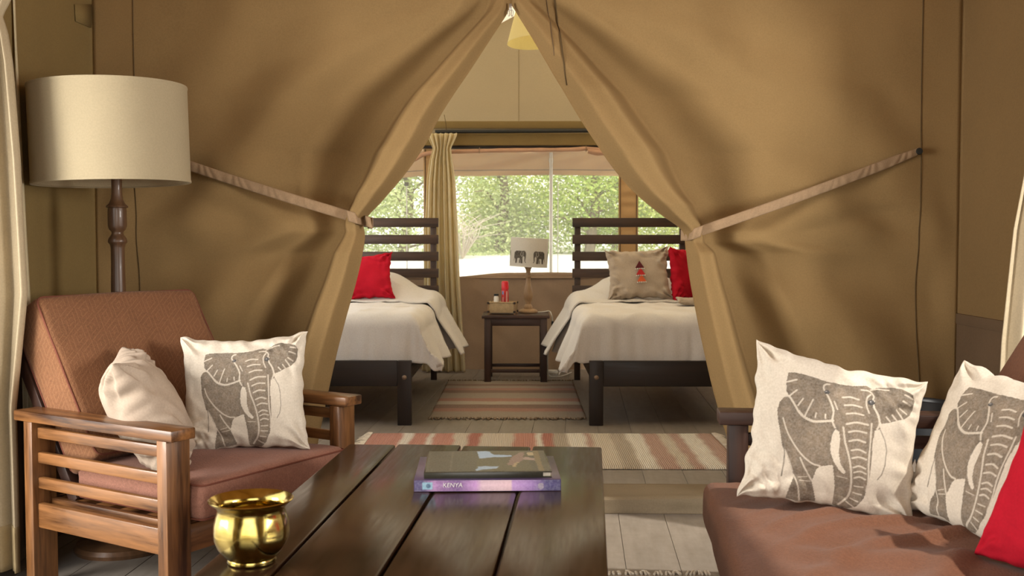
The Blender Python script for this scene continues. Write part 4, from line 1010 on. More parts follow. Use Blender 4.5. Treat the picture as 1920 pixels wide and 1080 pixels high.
textmesh('KENYA', 0.0165, M['inkwhite'], bk, Matrix.Translation((BW * 0.195, -0.0042, 0.0125)) @ Matrix.Rotation(PI / 2, 4, 'X'), shear=0.12)
t0 = b0 + (b1 - b0).normalized() * (BW * 0.055); bk2 = thing('book', 'thin dark picture book on top of the purple book', 'book', (t0.x + 0.004, t0.y + 0.012, TZ + BH), brz + 0.01)
BW2 = BW * 0.875; BD2 = 0.285; BH2 = 0.017
MB().box((0.004, 0.006, 0.003), (BW2 - 0.004, BD2 - 0.004, BH2 - 0.003), 0.001).build('pages', M['paper'], bk2)
MB().box((0, 0, 0), (BW2, BD2, 0.0025), 0.001).build('cover', M['darkcover'], bk2); MB().box((0, 0, BH2 - 0.0025), (BW2, BD2, BH2), 0.001).build('cover', M['darkcover'], bk2)
MB().box((0, -0.002, 0), (BW2 * 0.93, 0.002, BH2), 0.0015).build('spine', M['darkcover'], bk2)
def cover_col(U, V):
    n = val_noise(U * 100, V * 70, 6, 4); c = np.tile(np.array((0.040, 0.036, 0.020)), (len(U), 1)) * (0.8 + 0.5 * n)[:, None]
    def P(poly, col, jag=0.02):
        X = U + jag * (val_noise(U * 100, V * 100, 5, 9) - 0.5); Y = V + jag * 2 * (val_noise(U * 100, V * 100, 4, 12) - 0.5); m = in_poly(X, Y, poly); c[m] = np.array(col)
    P([(0.40, 0.03), (0.86, 0.02), (0.84, 0.98), (0.43, 0.98)], (0.062, 0.055, 0.020), 0.0)
    P([(0.40, 0.03), (0.42, 0.22), (0.50, 0.24), (0.60, 0.22), (0.56, 0.12), (0.46, 0.10)], (0.30, 0.42, 0.55))
    P([(0.43, 0.60), (0.42, 0.98), (0.52, 0.98), (0.56, 0.80), (0.70, 0.78), (0.72, 0.70), (0.58, 0.68), (0.50, 0.66)], (0.32, 0.46, 0.62))
    P([(0.66, 0.28), (0.70, 0.62), (0.79, 0.92), (0.83, 0.90), (0.80, 0.55), (0.72, 0.28)], (0.23, 0.14, 0.115))
    P([(0.80, 0.55), (0.90, 0.50), (0.90, 0.62), (0.82, 0.68)], (0.34, 0.24, 0.20))
    P([(0.84, 0.74), (0.92, 0.74), (0.92, 0.90), (0.86, 0.92)], (0.42, 0.33, 0.18))
    P([(0.91, 0.0), (0.95, 0.0), (0.95, 1.0), (0.90, 1.0)], (0.16, 0.115, 0.045), 0.01)
    P([(0.70, 0.20), (0.73, 0.20), (0.76, 0.42), (0.74, 0.44)], (0.38, 0.28, 0.14))
    P([(0.19, 0.05), (0.205, 0.05), (0.215, 0.95), (0.20, 0.95)], (0.10, 0.088, 0.065), 0.0)
    return c
grid_print('cover_print', (0.004, 0.004), (BW2 - 0.004, BD2 - 0.004), 180, 130, cover_col, M['cover'], bk2, 'z', BH2 + 0.0004)

# ------------------------------------------------------------------ FLOOR LAMP
YL = 3.93; lx = at(222, 540, YL).x; k = YL / FPX
fl = thing('floor_lamp', 'turned wooden floor lamp with large cream drum shade in corner', 'lamp', (lx, YL, 0))
zof = lambda py: PZ(py, YL)
prof = [(0.0, 0.0), (0.17, 0.0), (0.175, 0.015), (0.165, 0.03), (0.10, 0.045), (0.055, 0.06), (0.035, 0.09), (0.030, 0.15), (0.033, 0.4)]
MB().lathe(prof[:7] + [(0.0, 0.09)], 36).build('base', M['lampwood'], fl)
pp = [(0.030, 0.085), (0.029, 0.45)] + [(r * k, zof(y)) for r, y in ((13.5, 548), (12.5, 500), (12.5, 465), (14, 458), (17, 455), (17.5, 452), (16, 447), (12.5, 442), (10.5, 438), (11, 434), (15, 430), (17, 423), (17, 395), (16.5, 390), (20, 388.5), (19.5, 386), (15, 382), (11, 374), (9.5, 362), (9.5, 350), (9.5, 330))]
MB().lathe(pp, 28).build('pole', M['lampwood'], fl)
sr = 141 * k; sx = at(207, 255, YL).x - lx
sh = MB(); zt_, zb2 = zof(164.5), zof(342); SM = Matrix.Translation((sx, 0, 0)) @ Matrix.Translation((0, 0, (zt_ + zb2) / 2)) @ Matrix.Rotation(R_(-1.6), 4, 'Y') @ Matrix.Translation((0, 0, -(zt_ + zb2) / 2))
sh.lathe([(sr, zb2), (sr, zt_), (sr - 0.004, zt_), (sr - 0.004, zb2), (sr, zb2)], 72, M=SM); so = sh.build('lamp_shade', M['shade'], fl)
for z in (zb2, zt_): MB().lathe([(sr + 0.001, z - 0.005), (sr + 0.002, z), (sr + 0.001, z + 0.005), (sr - 0.006, z), (sr + 0.001, z - 0.005)], 72, M=SM).build('shade_trim', M['shade'], so)
MB().tube([(sx - sr + 0.02, 0, zt_ - 0.03), (sx + sr - 0.02, 0, zt_ - 0.03)], 0.003, 6).tube([(sx, -sr + 0.02, zt_ - 0.03), (sx, sr - 0.02, zt_ - 0.03)], 0.003, 6).tube([(0, 0, zof(340)), (sx * 0.5, 0, zt_ - 0.03)], 0.005, 6).build('shade_spider', M['blackmetal'], fl)

# ------------------------------------------------------------------ BEDS
def bed(sgn, xin, label):
    """sgn -1 left bed, +1 right bed; xin = inner side; local X grows away from the aisle"""
    YF = 6.30; YH = 8.36; W = 0.92
    t = thing('bed', label, 'bed', (xin, YF, ZB))
    X = lambda a: sgn * a
    def bx(a0, a1, y0, y1, z0, z1, nm, mt, b=0.004):
        lo, hi = sorted((X(a0), X(a1))); return MB().box((lo, y0 - YF, z0 - ZB), (hi, y1 - YF, z1 - ZB), b).build(nm, mt, t)
    ztop = PZ(677, YF); zrb = PZ(725, YF)
    for a in (0.0, W - 0.085):
        bx(a, a + 0.085, YF, YF + 0.045, ZB, ztop, 'leg', M['dark_z'])
        xx = X(a + 0.042); MB().lathe([(0, -0.004), (0.013, -0.004), (0.0145, 0.0), (0.010, 0.005), (0.0, 0.007)], 16, M=Matrix.Translation((xx, -0.002, PZ(708, YF) - ZB)) @ Matrix.Rotation(PI / 2, 4, 'X')).build('bolt', M['bolt'], t)
    bx(0.085, W - 0.085, YF + 0.006, YF + 0.040, zrb, ztop, 'foot_rail', M['dark_x'])
    for a in (0.02, W - 0.05): bx(a, a + 0.03, YF + 0.045, YH + 0.02, zrb + 0.02, ztop - 0.03, 'side_rail', M['dark_y'])
    for i in range(9): bx(0.05, W - 0.05, YF + 0.12 + i * 0.22, YF + 0.19 + i * 0.22, ztop - 0.075, ztop - 0.055, 'bed_slat', M['slat_x'])
    for a in (0.015, W - 0.065): bx(a, a + 0.048, YH + 0.022, YH + 0.066, ZB, PZ(412, YH), 'headboard_post', M['slat_z'])
    for i in range(6):
        z1 = PZ(408.5 + 31.7 * i, YH); bx(-0.004, W + 0.004, YH, YH + 0.022, z1 - 0.074, z1, 'headboard_slat', M['slat_x'])
    m = rbox((min(X(0.03), X(W - 0.03)), 0.10, ztop - 0.055 - ZB), (max(X(0.03), X(W - 0.03)), YH - YF - 0.01, 0.685 - ZB), 0.05, 16); m.build('mattress', M['mattress'], t, angle=180)
    return t
bed(-1, PX(770, 6.30), 'dark wooden single bed with slatted headboard left of nightstand')
bed(1, PX(1106, 6.30), 'dark wooden single bed with slatted headboard right of nightstand')

def drape(label, name, xin, sgn, y0, y1, ztop, drop_in, drop_out, foot, flare, mat, hump=None, lift=0.0, foldk=11.0, seed=0, famp=0.022, r=0.10, W=0.92, cat='duvet', extra=0.0):
    """cloth laid over the mattress; a = across from aisle edge (negative hangs on the aisle side)"""
    o = thing(name, label, cat, (xin + sgn * W / 2, (y0 + y1) / 2, ztop))
    def fold(e, rr, fl_):
        if e <= 0: return 0.0, 0.0
        q = rr * PI / 2
        if e < q: return rr * math.sin(e / rr), rr * (1 - math.cos(e / rr))
        ee = e - q; return rr + fl_ * ee, rr + ee * math.sqrt(max(0, 1 - fl_ * fl_))
    inset = 0.045
    S0, S1 = -(drop_in), W + drop_out; T0 = -foot if foot else 0.0; Lq = y1 - y0
    def f(u, v):
        tt_ = T0 + (Lq - T0) * v; s = S0 * (1 - (0.22 * sm(0.0, 0.33, -tt_) if foot else 0)); s = s + (S1 - s) * u
        ein = max(0, inset - s); eout = max(0, s - (W - inset)); ef = max(0, -tt_) if foot else 0
        oi, di = fold(ein, r, flare); oo, do = fold(eout, r, 0.12); of, df = fold(ef, 0.075, 0.0)
        a = min(max(s, inset), W - inset) - oi + oo; y = y0 + max(tt_, 0 if foot else -9) - of
        z = ztop - ((di + do) ** 2.5 + df ** 2.5) ** 0.4
        hang = min(1, di / 0.28)
        ph = tt_ * foldk + 1.6 * nz(tt_ * 2.0, seed, 1)
        a -= famp * hang * (math.sin(ph) + 0.5 * math.sin(ph * 1.9 + 1))
        if foot and ef > 0:
            y -= (0.010 * nz(s * 20, ef * 2.0, seed) + 0.004 * (1 - abs(nz(s * 14, ef * 1.5, seed + 2))) ** 4) * sm(0.04, 0.25, ef) * (1 - hang)
            # gathered corner swinging out past the post
            cr = hang * sm(0.02, 0.2, ef); a -= extra * cr * (0.6 + 0.4 * sm(0, 0.3, ef)); y -= 0.02 * cr
            z += 0.02 * cr * math.sin(s * 40)
        if hump:
            hh, ya, yb, yc = hump; Y_ = y
            hp = hh * sm(ya, yb, Y_) * (1 - 0.35 * sm(yc, yc + 0.2, Y_)) * (0.25 + 0.75 * sm(0.02, 0.36, s)) * (1 - hang) * (1 - 0.5 * sm(W - 0.3, W, s)); z += hp
        z += lift * (1 - 0.3 * hang); a -= lift * hang * 1.2
        z += 0.016 * (1 - abs(nz(s * 3.2 + tt_ * 1.5, tt_ * 2.2, seed + 20))) ** 6 * (1 - hang) + 0.007 * nz(s * 4, tt_ * 4, seed) + 0.004 * nz(s * 11, tt_ * 8, seed + 3); a += 0.006 * nz(tt_ * 6, s * 3, seed + 8) * hang
        return (xin + sgn * a, y, z)
    MB().grid(f, 110, 150).build('cloth', mat, o, world=True, mod=0.012, angle=180)
    return o
XI_L = PX(770, 6.30); XI_R = PX(1106, 6.30)
drape('pale grey duvet draped over left bed, corner hanging past foot post', 'duvet', XI_L, -1, 6.43, 7.86, 0.712, 0.36, 0.30, 0.33, 0.42, M['duvet'], seed=2, extra=0.05)
drape('pale grey duvet draped over right bed, corner hanging past foot post', 'duvet', XI_R, 1, 6.43, 7.86, 0.712, 0.38, 0.30, 0.33, 0.36, M['duvet'], seed=6, extra=0.05)
drape('grey sheet drawn over the pillow at head of left bed', 'bed_sheet', XI_L, -1, 7.45, 8.33, 0.712, 0.42, 0.25, 0, 0.50, M['sheet'], hump=(0.19, 7.62, 7.98, 8.10), lift=0.016, seed=11, cat='sheet')
drape('grey sheet drawn over the pillow at head of right bed', 'bed_sheet', XI_R, 1, 7.45, 8.33, 0.712, 0.42, 0.25, 0, 0.50, M['sheet'], hump=(0.17, 7.62, 7.98, 8.10), lift=0.016, seed=15, cat='sheet')

pillow('cushion', 'bright red cushion propped on the left bed', 'cushion', 0.42, 0.36, 0.13, M['red'], (-1.135, 7.66, 0.735), R_(3), R_(16), R_(-4), n=70, seed=31, pin=0.13, wr=2.2)
bc_ = pillow('cushion', 'beige cushion with stacked triangle applique on the right bed', 'cushion', 0.48, 0.395, 0.15, M['beige'], (0.865, 7.60, 0.738), R_(-2), R_(14), R_(-3), n=80, seed=35, pin=0.13, wr=2.4)
pillow('cushion', 'red cushion turned half sideways on the right bed', 'cushion', 0.40, 0.40, 0.13, M['red'], (1.235, 7.70, 0.735), R_(48), R_(8), R_(0), n=70, seed=39, pin=0.12, wr=2.0)
# applique on the beige cushion (local frame: face is -y)
M['ap1'] = plain('maroon_felt', (0.09, 0.008, 0.012, 1), 0.9); M['ap2'] = plain('red_felt', (0.42, 0.02, 0.02, 1), 0.9); M['ap3'] = plain('orange_felt', (0.55, 0.10, 0.03, 1), 0.9)
for i, (mt, lb) in enumerate((('ap1', 'maroon felt triangle'), ('ap2', 'red felt triangle'), ('ap3', 'orange felt triangle'))):
    zc = 0.248 - i * 0.050; x = 0.006 + 0.004 * i; yb = -0.090
    tri = MB().add([(x - 0.033, yb, zc - 0.026), (x + 0.033, yb, zc - 0.026), (x, yb, zc + 0.028), (x - 0.033, yb - 0.004, zc - 0.026), (x + 0.033, yb - 0.004, zc - 0.026), (x, yb - 0.004, zc + 0.028), (x, yb + 0.03, zc)], [(3, 4, 5), (0, 1, 4, 3), (1, 2, 5, 4), (2, 0, 3, 5), (0, 2, 6), (2, 1, 6), (1, 0, 6)])
    to = tri.build('applique_triangle', M[mt], bc_, smooth=False); to['label'] = lb
    bd = MB()
    for q in range(5): bd.lathe([(0.0, -0.005), (0.004, -0.003), (0.005, 0), (0.004, 0.003), (0.0, 0.005)], 8, c=(x - 0.030 + q * 0.015, yb - 0.004, zc - 0.031))
    bo = bd.build('bead_row', M['white'], to); bo['label'] = 'row of small white beads'; bo['kind'] = 'stuff'
fc = pillow('folded_cloth', 'small folded patterned cloth lying on right bed by flap', 'cloth', 0.22, 0.14, 0.05, M['beige'], (1.19, 7.18, 0.745), R_(0), R_(86), 0, n=40, seed=44, pin=0.05)

# ------------------------------------------------------------------ NIGHTSTAND and what stands on it
YN = 8.20; kx = YN / FPX
nx0, nx1 = PX(903, YN), PX(1031, YN); NZ = PZ(591, YN); ND = 0.44
ns = thing('nightstand', 'small dark wooden open nightstand between the two beds', 'nightstand', ((nx0 + nx1) / 2, YN, ZB)); hw = (nx1 - nx0) / 2; nh = NZ - ZB
MB().box((-hw, -0.012, nh - 0.026), (hw, ND + 0.012, nh), 0.005).build('table_top', M['sofa_x'], ns)
for x in (-hw + 0.02, hw - 0.072):
    for y in (0.0, ND - 0.05): MB().box((x, y, 0), (x + 0.052, y + 0.05, nh - 0.026), 0.003).build('leg', M['sofa_z'], ns)
for y in (0.006, ND - 0.03): MB().box((-hw + 0.072, y, nh - 0.085), (hw - 0.072, y + 0.02, nh - 0.026), 0.002).build('apron', M['sofa_x'], ns)
for x in (-hw + 0.03, hw - 0.06): MB().box((x, 0.05, nh - 0.085), (x + 0.02, ND - 0.05, nh - 0.026), 0.002).build('apron', M['sofa_y'], ns)
for y in (0.012, ND - 0.04): MB().box((-hw + 0.072, y, 0.082), (hw - 0.072, y + 0.025, 0.108), 0.003).build('stretcher', M['sofa_x'], ns)
for x in (-hw + 0.034, hw - 0.06): MB().box((x, 0.05, 0.112), (x + 0.025, ND - 0.05, 0.138), 0.003).build('stretcher', M['sofa_y'], ns)
# table lamp
YT = 8.46; kt = YT / FPX
tl = thing('table_lamp', 'turned pale wood table lamp with white elephant shade on nightstand', 'lamp', (PX(990.5, YT), YT, NZ))
zz0 = PZ(588, YT); pz_ = lambda y: PZ(y, YT) - zz0
MB().lathe([(0.0, 0), (0.072, 0.0), (0.078, 0.008), (0.077, 0.018), (0.066, 0.028), (0.045, 0.034), (0.0, 0.036)], 32).build('base', M['palewood'], tl)
MB().lathe([(r * kt, pz_(y)) for r, y in ((8, 581), (8.6, 578), (7.5, 574), (5, 571.5), (5.2, 568), (7.8, 562), (9, 555), (8.2, 547), (6.4, 540), (4.8, 532), (4.2, 525), (4.2, 521.5), (6.3, 520.5), (6.3, 519.5), (4.2, 518), (4.0, 511), (5.0, 506), (7.5, 502), (8, 500), (4, 499))], 28).build('stem', M['palewood'], tl)
sr2 = 35 * kt; z0_, z1_ = pz_(501), pz_(448)
ls = MB(); ls.grid(lambda u, v: (sr2 * math.cos(-PI / 2 + 2 * PI * u), sr2 * math.sin(-PI / 2 + 2 * PI * u), z0_ + (z1_ - z0_) * v), 720, 110)
TM = Matrix.Translation((0.007, 0, (z0_ + z1_) / 2)) @ Matrix.Rotation(R_(3.0), 4, 'Y') @ Matrix.Translation((0, 0, -(z0_ + z1_) / 2))
ls.v = [tuple(TM @ Vector(p)) for p in ls.v]
lso = ls.build('lamp_shade', M['ele_shade'], tl, angle=180, mod=0.003)
U, V = np.meshgrid(np.linspace(0, 1, 720), np.linspace(0, 1, 110)); U = U.ravel(); V = V.ravel()
colr = np.tile(np.array((0.80, 0.78, 0.73)), (len(U), 1))
def small_elephant(cx, flip):
    """walking elephant in grey ink, height about a third of the shade"""
    arc = 2 * PI * sr2; X = ((U - cx + 0.5) % 1 - 0.5) * arc * (1 if not flip else -1) / 0.052; Y = (V * (z1_ - z0_) - 0.075) / 0.052
    polys = [[(-1.0, 0.2), (-0.95, 0.7), (-0.6, 0.95), (0.0, 0.98), (0.45, 0.95), (0.75, 1.02), (1.0, 0.85), (1.08, 0.5), (1.05, 0.0), (0.98, -0.6), (1.12, -0.78), (1.0, -0.85), (0.86, -0.6), (0.85, 0.0), (0.72, 0.2), (0.55, 0.0), (0.55, -0.45), (0.60, -0.95), (0.28, -0.95), (0.22, -0.3), (-0.05, -0.12), (-0.35, -0.2), (-0.42, -0.95), (-0.75, -0.95), (-0.72, -0.4), (-0.9, -0.1), (-1.0, -0.7), (-1.06, -0.65)],
             [(0.0, -0.45), (0.2, -0.2), (0.18, -0.9), (-0.02, -0.9)]]
    n = val_noise(X * 10, Y * 10, 1.3, 6)
    for p in polys:
        m = in_poly(X, Y, p); colr[m] = np.array((0.10, 0.085, 0.07)) * (0.55 + 1.3 * n[m])[:, None]
    d = line_dist(X, Y, [(0.35, 0.85), (0.2, 0.4), (0.4, 0.1), (0.62, 0.3), (0.62, 0.75)]); m = d < 0.06; colr[m] = (0.45, 0.42, 0.38)
for kx_, fl_ in ((-0.085, False), (0.095, True), (0.26, True), (-0.265, False), (0.42, False), (-0.43, True)): small_elephant(kx_, fl_)
set_cols(lso.data, colr)
for z in (z0_, z1_):
    MB().tube([TM @ Vector((sr2 * math.cos(a), sr2 * math.sin(a), z)) for a in np.linspace(0, 2 * PI, 49)], 0.003, 6).build('shade_rim', M['white'], tl)
# woven basket
M['wicker'] = cloth('pale_wicker', (0.42, 0.31, 0.18, 1), 0.2, 0, k=420, bump=0.9, nscale=30); M['binding'] = plain('dark_binding', (0.03, 0.018, 0.012, 1), 0.7)
bx0, bx1 = PX(915, YN + 0.12), PX(970, YN + 0.12)
bs = thing('basket', 'small rectangular woven basket with dark bound corners on nightstand', 'basket', ((bx0 + bx1) / 2, YN + 0.14, NZ), R_(-8)); bw = 0.105; bd_ = 0.07; bh = 0.095
for nm, lo, hi in (('wall_panel', (-bw, -bd_, 0.018), (bw, -bd_ + 0.008, bh)), ('wall_panel', (-bw, bd_ - 0.008, 0.018), (bw, bd_, bh)), ('wall_panel', (-bw, -bd_, 0.018), (-bw + 0.008, bd_, bh)), ('wall_panel', (bw - 0.008, -bd_, 0.018), (bw, bd_, bh)), ('bottom', (-bw, -bd_, 0.014), (bw, bd_, 0.022))):
    MB().box(lo, hi, 0.002).build(nm, M['wicker'], bs)
for (x, y) in ((-bw, -bd_), (bw, -bd_), (bw, bd_), (-bw, bd_)):
    MB().tube([(x, y, 0.0), (x, y, bh + 0.006)], 0.006, 8).build('corner_post', M['palewood'], bs)
    for z in (0.022, bh - 0.004): MB().lathe([(0.0, z - 0.008), (0.0095, z - 0.008), (0.0105, z), (0.0095, z + 0.008), (0, z + 0.008)], 10, c=(x, y, 0)).build('binding', M['binding'], bs)
MB().tube([(-bw, -bd_, bh), (bw, -bd_, bh), (bw, bd_, bh), (-bw, bd_, bh), (-bw, -bd_, bh)], 0.0055, 6).build('rim', M['wicker'], bs)
# spray can and little bottle inside the basket
M['canred'] = plain('can_red', (0.52, 0.03, 0.03, 1), 0.3); M['capred'] = plain('cap_red', (0.60, 0.02, 0.03, 1), 0.25); M['canpale'] = plain('can_pale', (0.62, 0.42, 0.36, 1), 0.3); M['canblue'] = plain('label_blue', (0.10, 0.28, 0.55, 1), 0.4)
cx_ = PX(947, YN + 0.15); sc_ = thing('spray_can', 'tall red spray can standing in the woven basket', 'spray can', (cx_, YN + 0.15, NZ + 0.023)); rc = 0.029
zc1 = PZ(527, YN + 0.15) - NZ - 0.023; zc0 = PZ(543, YN + 0.15) - NZ - 0.023
MB().lathe([(0, 0), (rc - 0.002, 0), (rc, 0.004), (rc, zc0 - 0.008), (rc - 0.003, zc0 - 0.002), (0, zc0)], 28).build('body', M['canred'], sc_)
MB().lathe([(0, zc0 - 0.001), (rc, zc0 - 0.001), (rc, zc1 - 0.012), (rc - 0.004, zc1 - 0.003), (rc - 0.010, zc1), (0, zc1)], 28).build('cap', M['capred'], sc_)
for a0, a1, za_, zb3, mt in ((-2.45, -2.0, zc0 - 0.038, zc0 - 0.012, 'canblue'), (-1.25, -0.9, zc0 - 0.14, zc0 - 0.012, 'canpale'), (-1.72, -1.6, zc0 - 0.13, zc0 - 0.02, 'binding'), (-2.3, -2.05, zc0 - 0.14, zc0 - 0.06, 'canpale')):
    MB().grid(lambda u, v: ((rc + 0.0006) * math.cos(a0 + (a1 - a0) * u), (rc + 0.0006) * math.sin(a0 + (a1 - a0) * u), za_ + (zb3 - za_) * v), 8, 3).build('label_patch', M[mt], sc_)
cb = PX(930.5, YN + 0.12); bt = thing('small_bottle', 'small white bottle with black cap in the woven basket', 'bottle', (cb, YN + 0.12, NZ + 0.023)); zt1 = PZ(551, YN + 0.12) - NZ - 0.023
MB().lathe([(0, 0), (0.018, 0), (0.020, 0.004), (0.020, zt1 - 0.03), (0.016, zt1 - 0.020), (0.015, zt1 - 0.016), (0, zt1 - 0.016)], 24).build('body', M['white'], bt)
MB().lathe([(0, zt1 - 0.016), (0.019, zt1 - 0.016), (0.020, zt1 - 0.012), (0.019, zt1), (0, zt1 + 0.001)], 24).build('cap', M['black'], bt)
# lamp cord with inline switch, socket on the floor
cd = thing('lamp_cord', 'white lamp cord with dark inline switch beside the nightstand', 'cord', (PX(1036, YN + 0.3), YN + 0.3, ZB))
P = [at(1006, 587, YT), at(1018, 586, YT + 0.04), at(1030, 585.5, YT + 0.1), at(1034, 590, YN + 0.3), at(1036, 600, YN + 0.3), at(1036, 620, YN + 0.3), at(1034, 640, YN + 0.3), at(1028, 660, YN + 0.32), at(1027, 685, YN + 0.34)]
P[0].z = max(P[0].z, NZ + 0.006); P[1].z = NZ + 0.006; P[2].z = NZ + 0.008
P += [Vector((PX(1030, 8.6), 8.6, ZB + 0.012)), Vector((PX(1046, 8.55), 8.52, ZB + 0.012)), Vector((PX(1060, 8.6), 8.62, ZB + 0.012)), Vector((PX(1072, 8.8), 8.8, ZB + 0.012))]
MB().tube(smooth_path(P, 8), 0.0045, 6).build('cable', M['white'], cd, world=True)
q = at(1036, 609, YN + 0.3); MB().box((q.x - 0.010, q.y - 0.012, q.z - 0.030), (q.x + 0.010, q.y + 0.012, q.z + 0.030), 0.005).build('switch', M['black'], cd, world=True)
skt = thing('floor_socket', 'round white cord winder on the floor by the nightstand', 'socket', (PX(1037, 8.72), 8.72, ZB))
MB().lathe([(0, 0), (0.042, 0), (0.044, 0.006), (0.044, 0.030), (0.038, 0.040), (0.0, 0.043)], 28).build('dome', M['white'], skt)
MB().lathe([(0.0435, 0.013), (0.0465, 0.015), (0.0465, 0.021), (0.0435, 0.023)], 28).build('ring', M['paper'], skt)

# pendant lamp
YPd = 6.4
pd = thing('pendant_lamp', 'pale yellow conical pendant shade hanging in the bedroom peak', 'lamp', (PX(1001, YPd), YPd, PZ(80, YPd))); kp = YPd / FPX
PM = Matrix.Rotation(R_(-3), 4, 'Y') @ Matrix.Rotation(R_(-5), 4, 'X')
MB().lathe([(50 * kp, 0.0), (24 * kp, 84 * kp), (23 * kp, 84 * kp), (49 * kp, 0.0), (50 * kp, 0.0)], 56, M=PM).build('lamp_shade', M['shade_yellow'], pd)
MB().tube([(0, 0, 84 * kp), (0, 0, 0.62)], 0.004, 6).build('flex', M['white'], pd)
MB().lathe([(0, 0.12), (0.02, 0.12), (0.022, 0.2), (0.012, 0.28), (0, 0.28)], 16).build('lamp_holder', M['white'], pd)
MB().tube([PM @ Vector((-23 * kp, 0, 84 * kp)), PM @ Vector((23 * kp, 0, 84 * kp))], 0.003, 5).build('spider', M['steel'], pd)

# ------------------------------------------------------------------ RUGS
cr_, pk, rd, br_, gy, wt = (0.62, 0.55, 0.45, 1), (0.52, 0.22, 0.17, 1), (0.40, 0.12, 0.09, 1), (0.22, 0.13, 0.10, 1), (0.42, 0.36, 0.29, 1), (0.78, 0.74, 0.66, 1)
def rug(label, x0, x1, y0, y1, z, mat, fringe, seed, fcol, flen=0.035, skew=0.0):
    cx, cy = (x0 + x1) / 2, (y0 + y1) / 2
    t = thing('rug', label, 'rug', (cx, cy, z)); hx, hy = (x1 - x0) / 2, (y1 - y0) / 2
    def f(u, v):
        X = -hx + 2 * hx * u; Y = -hy + 2 * hy * v; ed = 0.004 * nz(Y * 8, X * 1, seed)
        e = min(min(u, 1 - u) * 2 * hx, min(v, 1 - v) * 2 * hy)
        return (X + ed + skew * Y, Y + 0.004 * nz(X * 8, Y, seed + 2), 0.003 + 0.008 * sm(0, 0.012, e) + 0.0025 * nz(X * 6, Y * 6, seed))
    MB().grid(f, 140, 100).build('woven_body', mat, t, angle=180)
    fr = MB(); rnd = np.random.RandomState(seed)
    for side in fringe:
        L = 2 * (hy if side in 'lr' else hx); n = int(L / 0.014)
        for i in range(n):
            s = (i + 0.5) / n * L - L / 2 + rnd.normal(0, 0.003); l = flen * rnd.uniform(0.6, 1.25); w = rnd.normal(0, 0.012)
            if side == 'f': p = [(s - skew * hy, -hy + 0.004, 0.010), (s - skew * hy + w * 0.5, -hy - l * 0.5, 0.009), (s - skew * hy + w, -hy - l, 0.005)]
            elif side == 'b': p = [(s + skew * hy, hy - 0.004, 0.010), (s + skew * hy + w * 0.5, hy + l * 0.5, 0.012), (s + skew * hy + w, hy + l, 0.006)]
            elif side == 'l': p = [(-hx + 0.004, s, 0.010), (-hx - l * 0.5, s + w * 0.5, 0.012), (-hx - l, s + w, 0.005)]
            else: p = [(hx - 0.004, s, 0.010), (hx + l * 0.5, s + w * 0.5, 0.012), (hx + l, s + w, 0.005)]
            fr.tube(p, [0.0045, 0.0048, 0.003], 5)
    fo = fr.build('fringe', fcol, t); fo['kind'] = 'stuff'; return t
M['fr_cream'] = cloth('fringe_cream', (0.66, 0.60, 0.50, 1), 0.1, 0, bump=0.3); M['fr_dark'] = cloth('fringe_brown', (0.22, 0.16, 0.11, 1), 0.5, 0, bump=0.3, nscale=30)
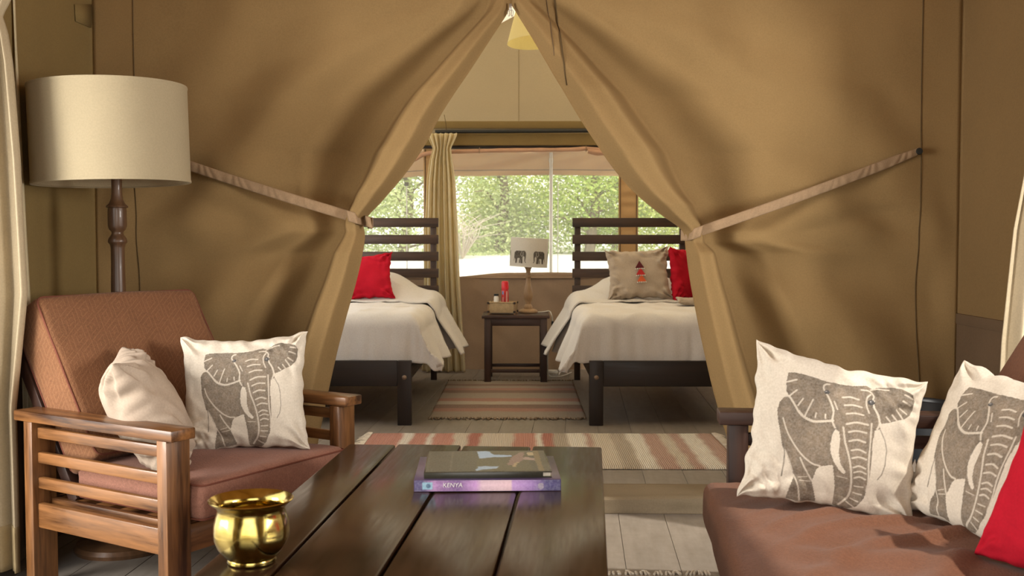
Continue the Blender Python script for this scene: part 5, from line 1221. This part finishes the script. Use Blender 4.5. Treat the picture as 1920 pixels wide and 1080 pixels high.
# cross rug behind the table: stripes across x
A0 = onz(700, 815, ZB); A1 = onz(1362, 815, ZB); B0 = onz(660, 880, ZB); B1 = onz(1374, 880, ZB)
rx0 = (A0.x + B0.x) / 2 - 0.02; rx1 = (A1.x + B1.x) / 2 - 0.01; wy = rx1 - rx0
Yref = onz(960, 822, ZB).y
def fx(px, py=824):
    q = onz(px, py, ZB); return (q.x - rx0) / wy
p2_ = (0.46, 0.29, 0.24, 1)
st = []
def band(p0, p1, c, py=824):
    st.append((max(0, fx(p0, py) + 0.004), c)); st.append((min(1, fx(p1, py) - 0.004), c))
for a, b, c in ((690, 752, pk), (754, 771, wt), (773, 802, pk), (804, 812, wt), (814, 850, pk), (853, 878, cr_), (881, 900, rd), (903, 962, cr_), (965, 1003, pk), (1005, 1015, wt), (1017, 1036, rd)): band(a, b, c)
for a, b, c in ((1040, 1066, gy), (1068, 1100, wt), (1103, 1112, p2_), (1116, 1150, cr_), (1154, 1182, gy), (1186, 1212, wt), (1216, 1246, p2_), (1250, 1268, cr_), (1272, 1288, p2_), (1292, 1322, wt), (1326, 1338, p2_)): band(a, b, c, 840)
st = sorted(st)
M['rug1'] = rug_mat('rag_rug_cross', 0, 1, st, wy)
rug('pink and cream striped rag rug lying across the tent doorway', rx0, rx1, onz(960, 880.5, ZB).y, onz(960, 815, ZB).y, ZB, M['rug1'], 'lr', 3, M['fr_cream'], 0.05)
# rug between the beds: stripes along y
y0r, y1r = onz(950, 786, ZB).y, onz(950, 716, ZB).y; xl_ = onz(803, 786, ZB).x; xr_ = onz(1100, 786, ZB).x
st2 = []; cr_, pk, br_, gy = (0.44, 0.38, 0.31, 1), (0.36, 0.17, 0.135, 1), (0.19, 0.115, 0.09, 1), (0.31, 0.26, 0.21, 1)
def fy(py): return (onz(950, py, ZB).y - y0r) / (y1r - y0r)
for a, b, c in ((786, 775, gy), (774, 769, pk), (768, 762, br_), (761, 756, cr_), (755, 750, pk), (749, 744, gy), (743, 740, gy), (739, 735, br_), (734, 731, pk), (730, 727, gy), (726, 723, br_), (722, 716, gy)):
    st2.append((max(0, fy(a)), c)); st2.append((min(1, fy(b)), c))
M['rug2'] = rug_mat('rag_rug_long', 1, 2, st2, (y1r - y0r))
rug('brown striped rag rug lying between the beds before the nightstand', xl_, xr_, y0r, y1r, ZB, M['rug2'], 'fb', 5, M['fr_dark'], 0.04)
# lounge rug under the coffee table: only its fringe reaches into view
M['rug3'] = rug_mat('rag_rug_lounge', 1, 3, [(0, cr_), (0.2, pk), (0.4, gy), (0.6, cr_), (0.8, rd), (1, cr_)], 1.9)
yk = onz(1200, 1079, 0.0).y
rug('striped rug under the coffee table, its cream fringe showing', -0.85, 0.63, yk - 1.9, yk - 0.014, 0.0, M['rug3'], 'b', 8, M['fr_cream'], 0.042, skew=0.04)
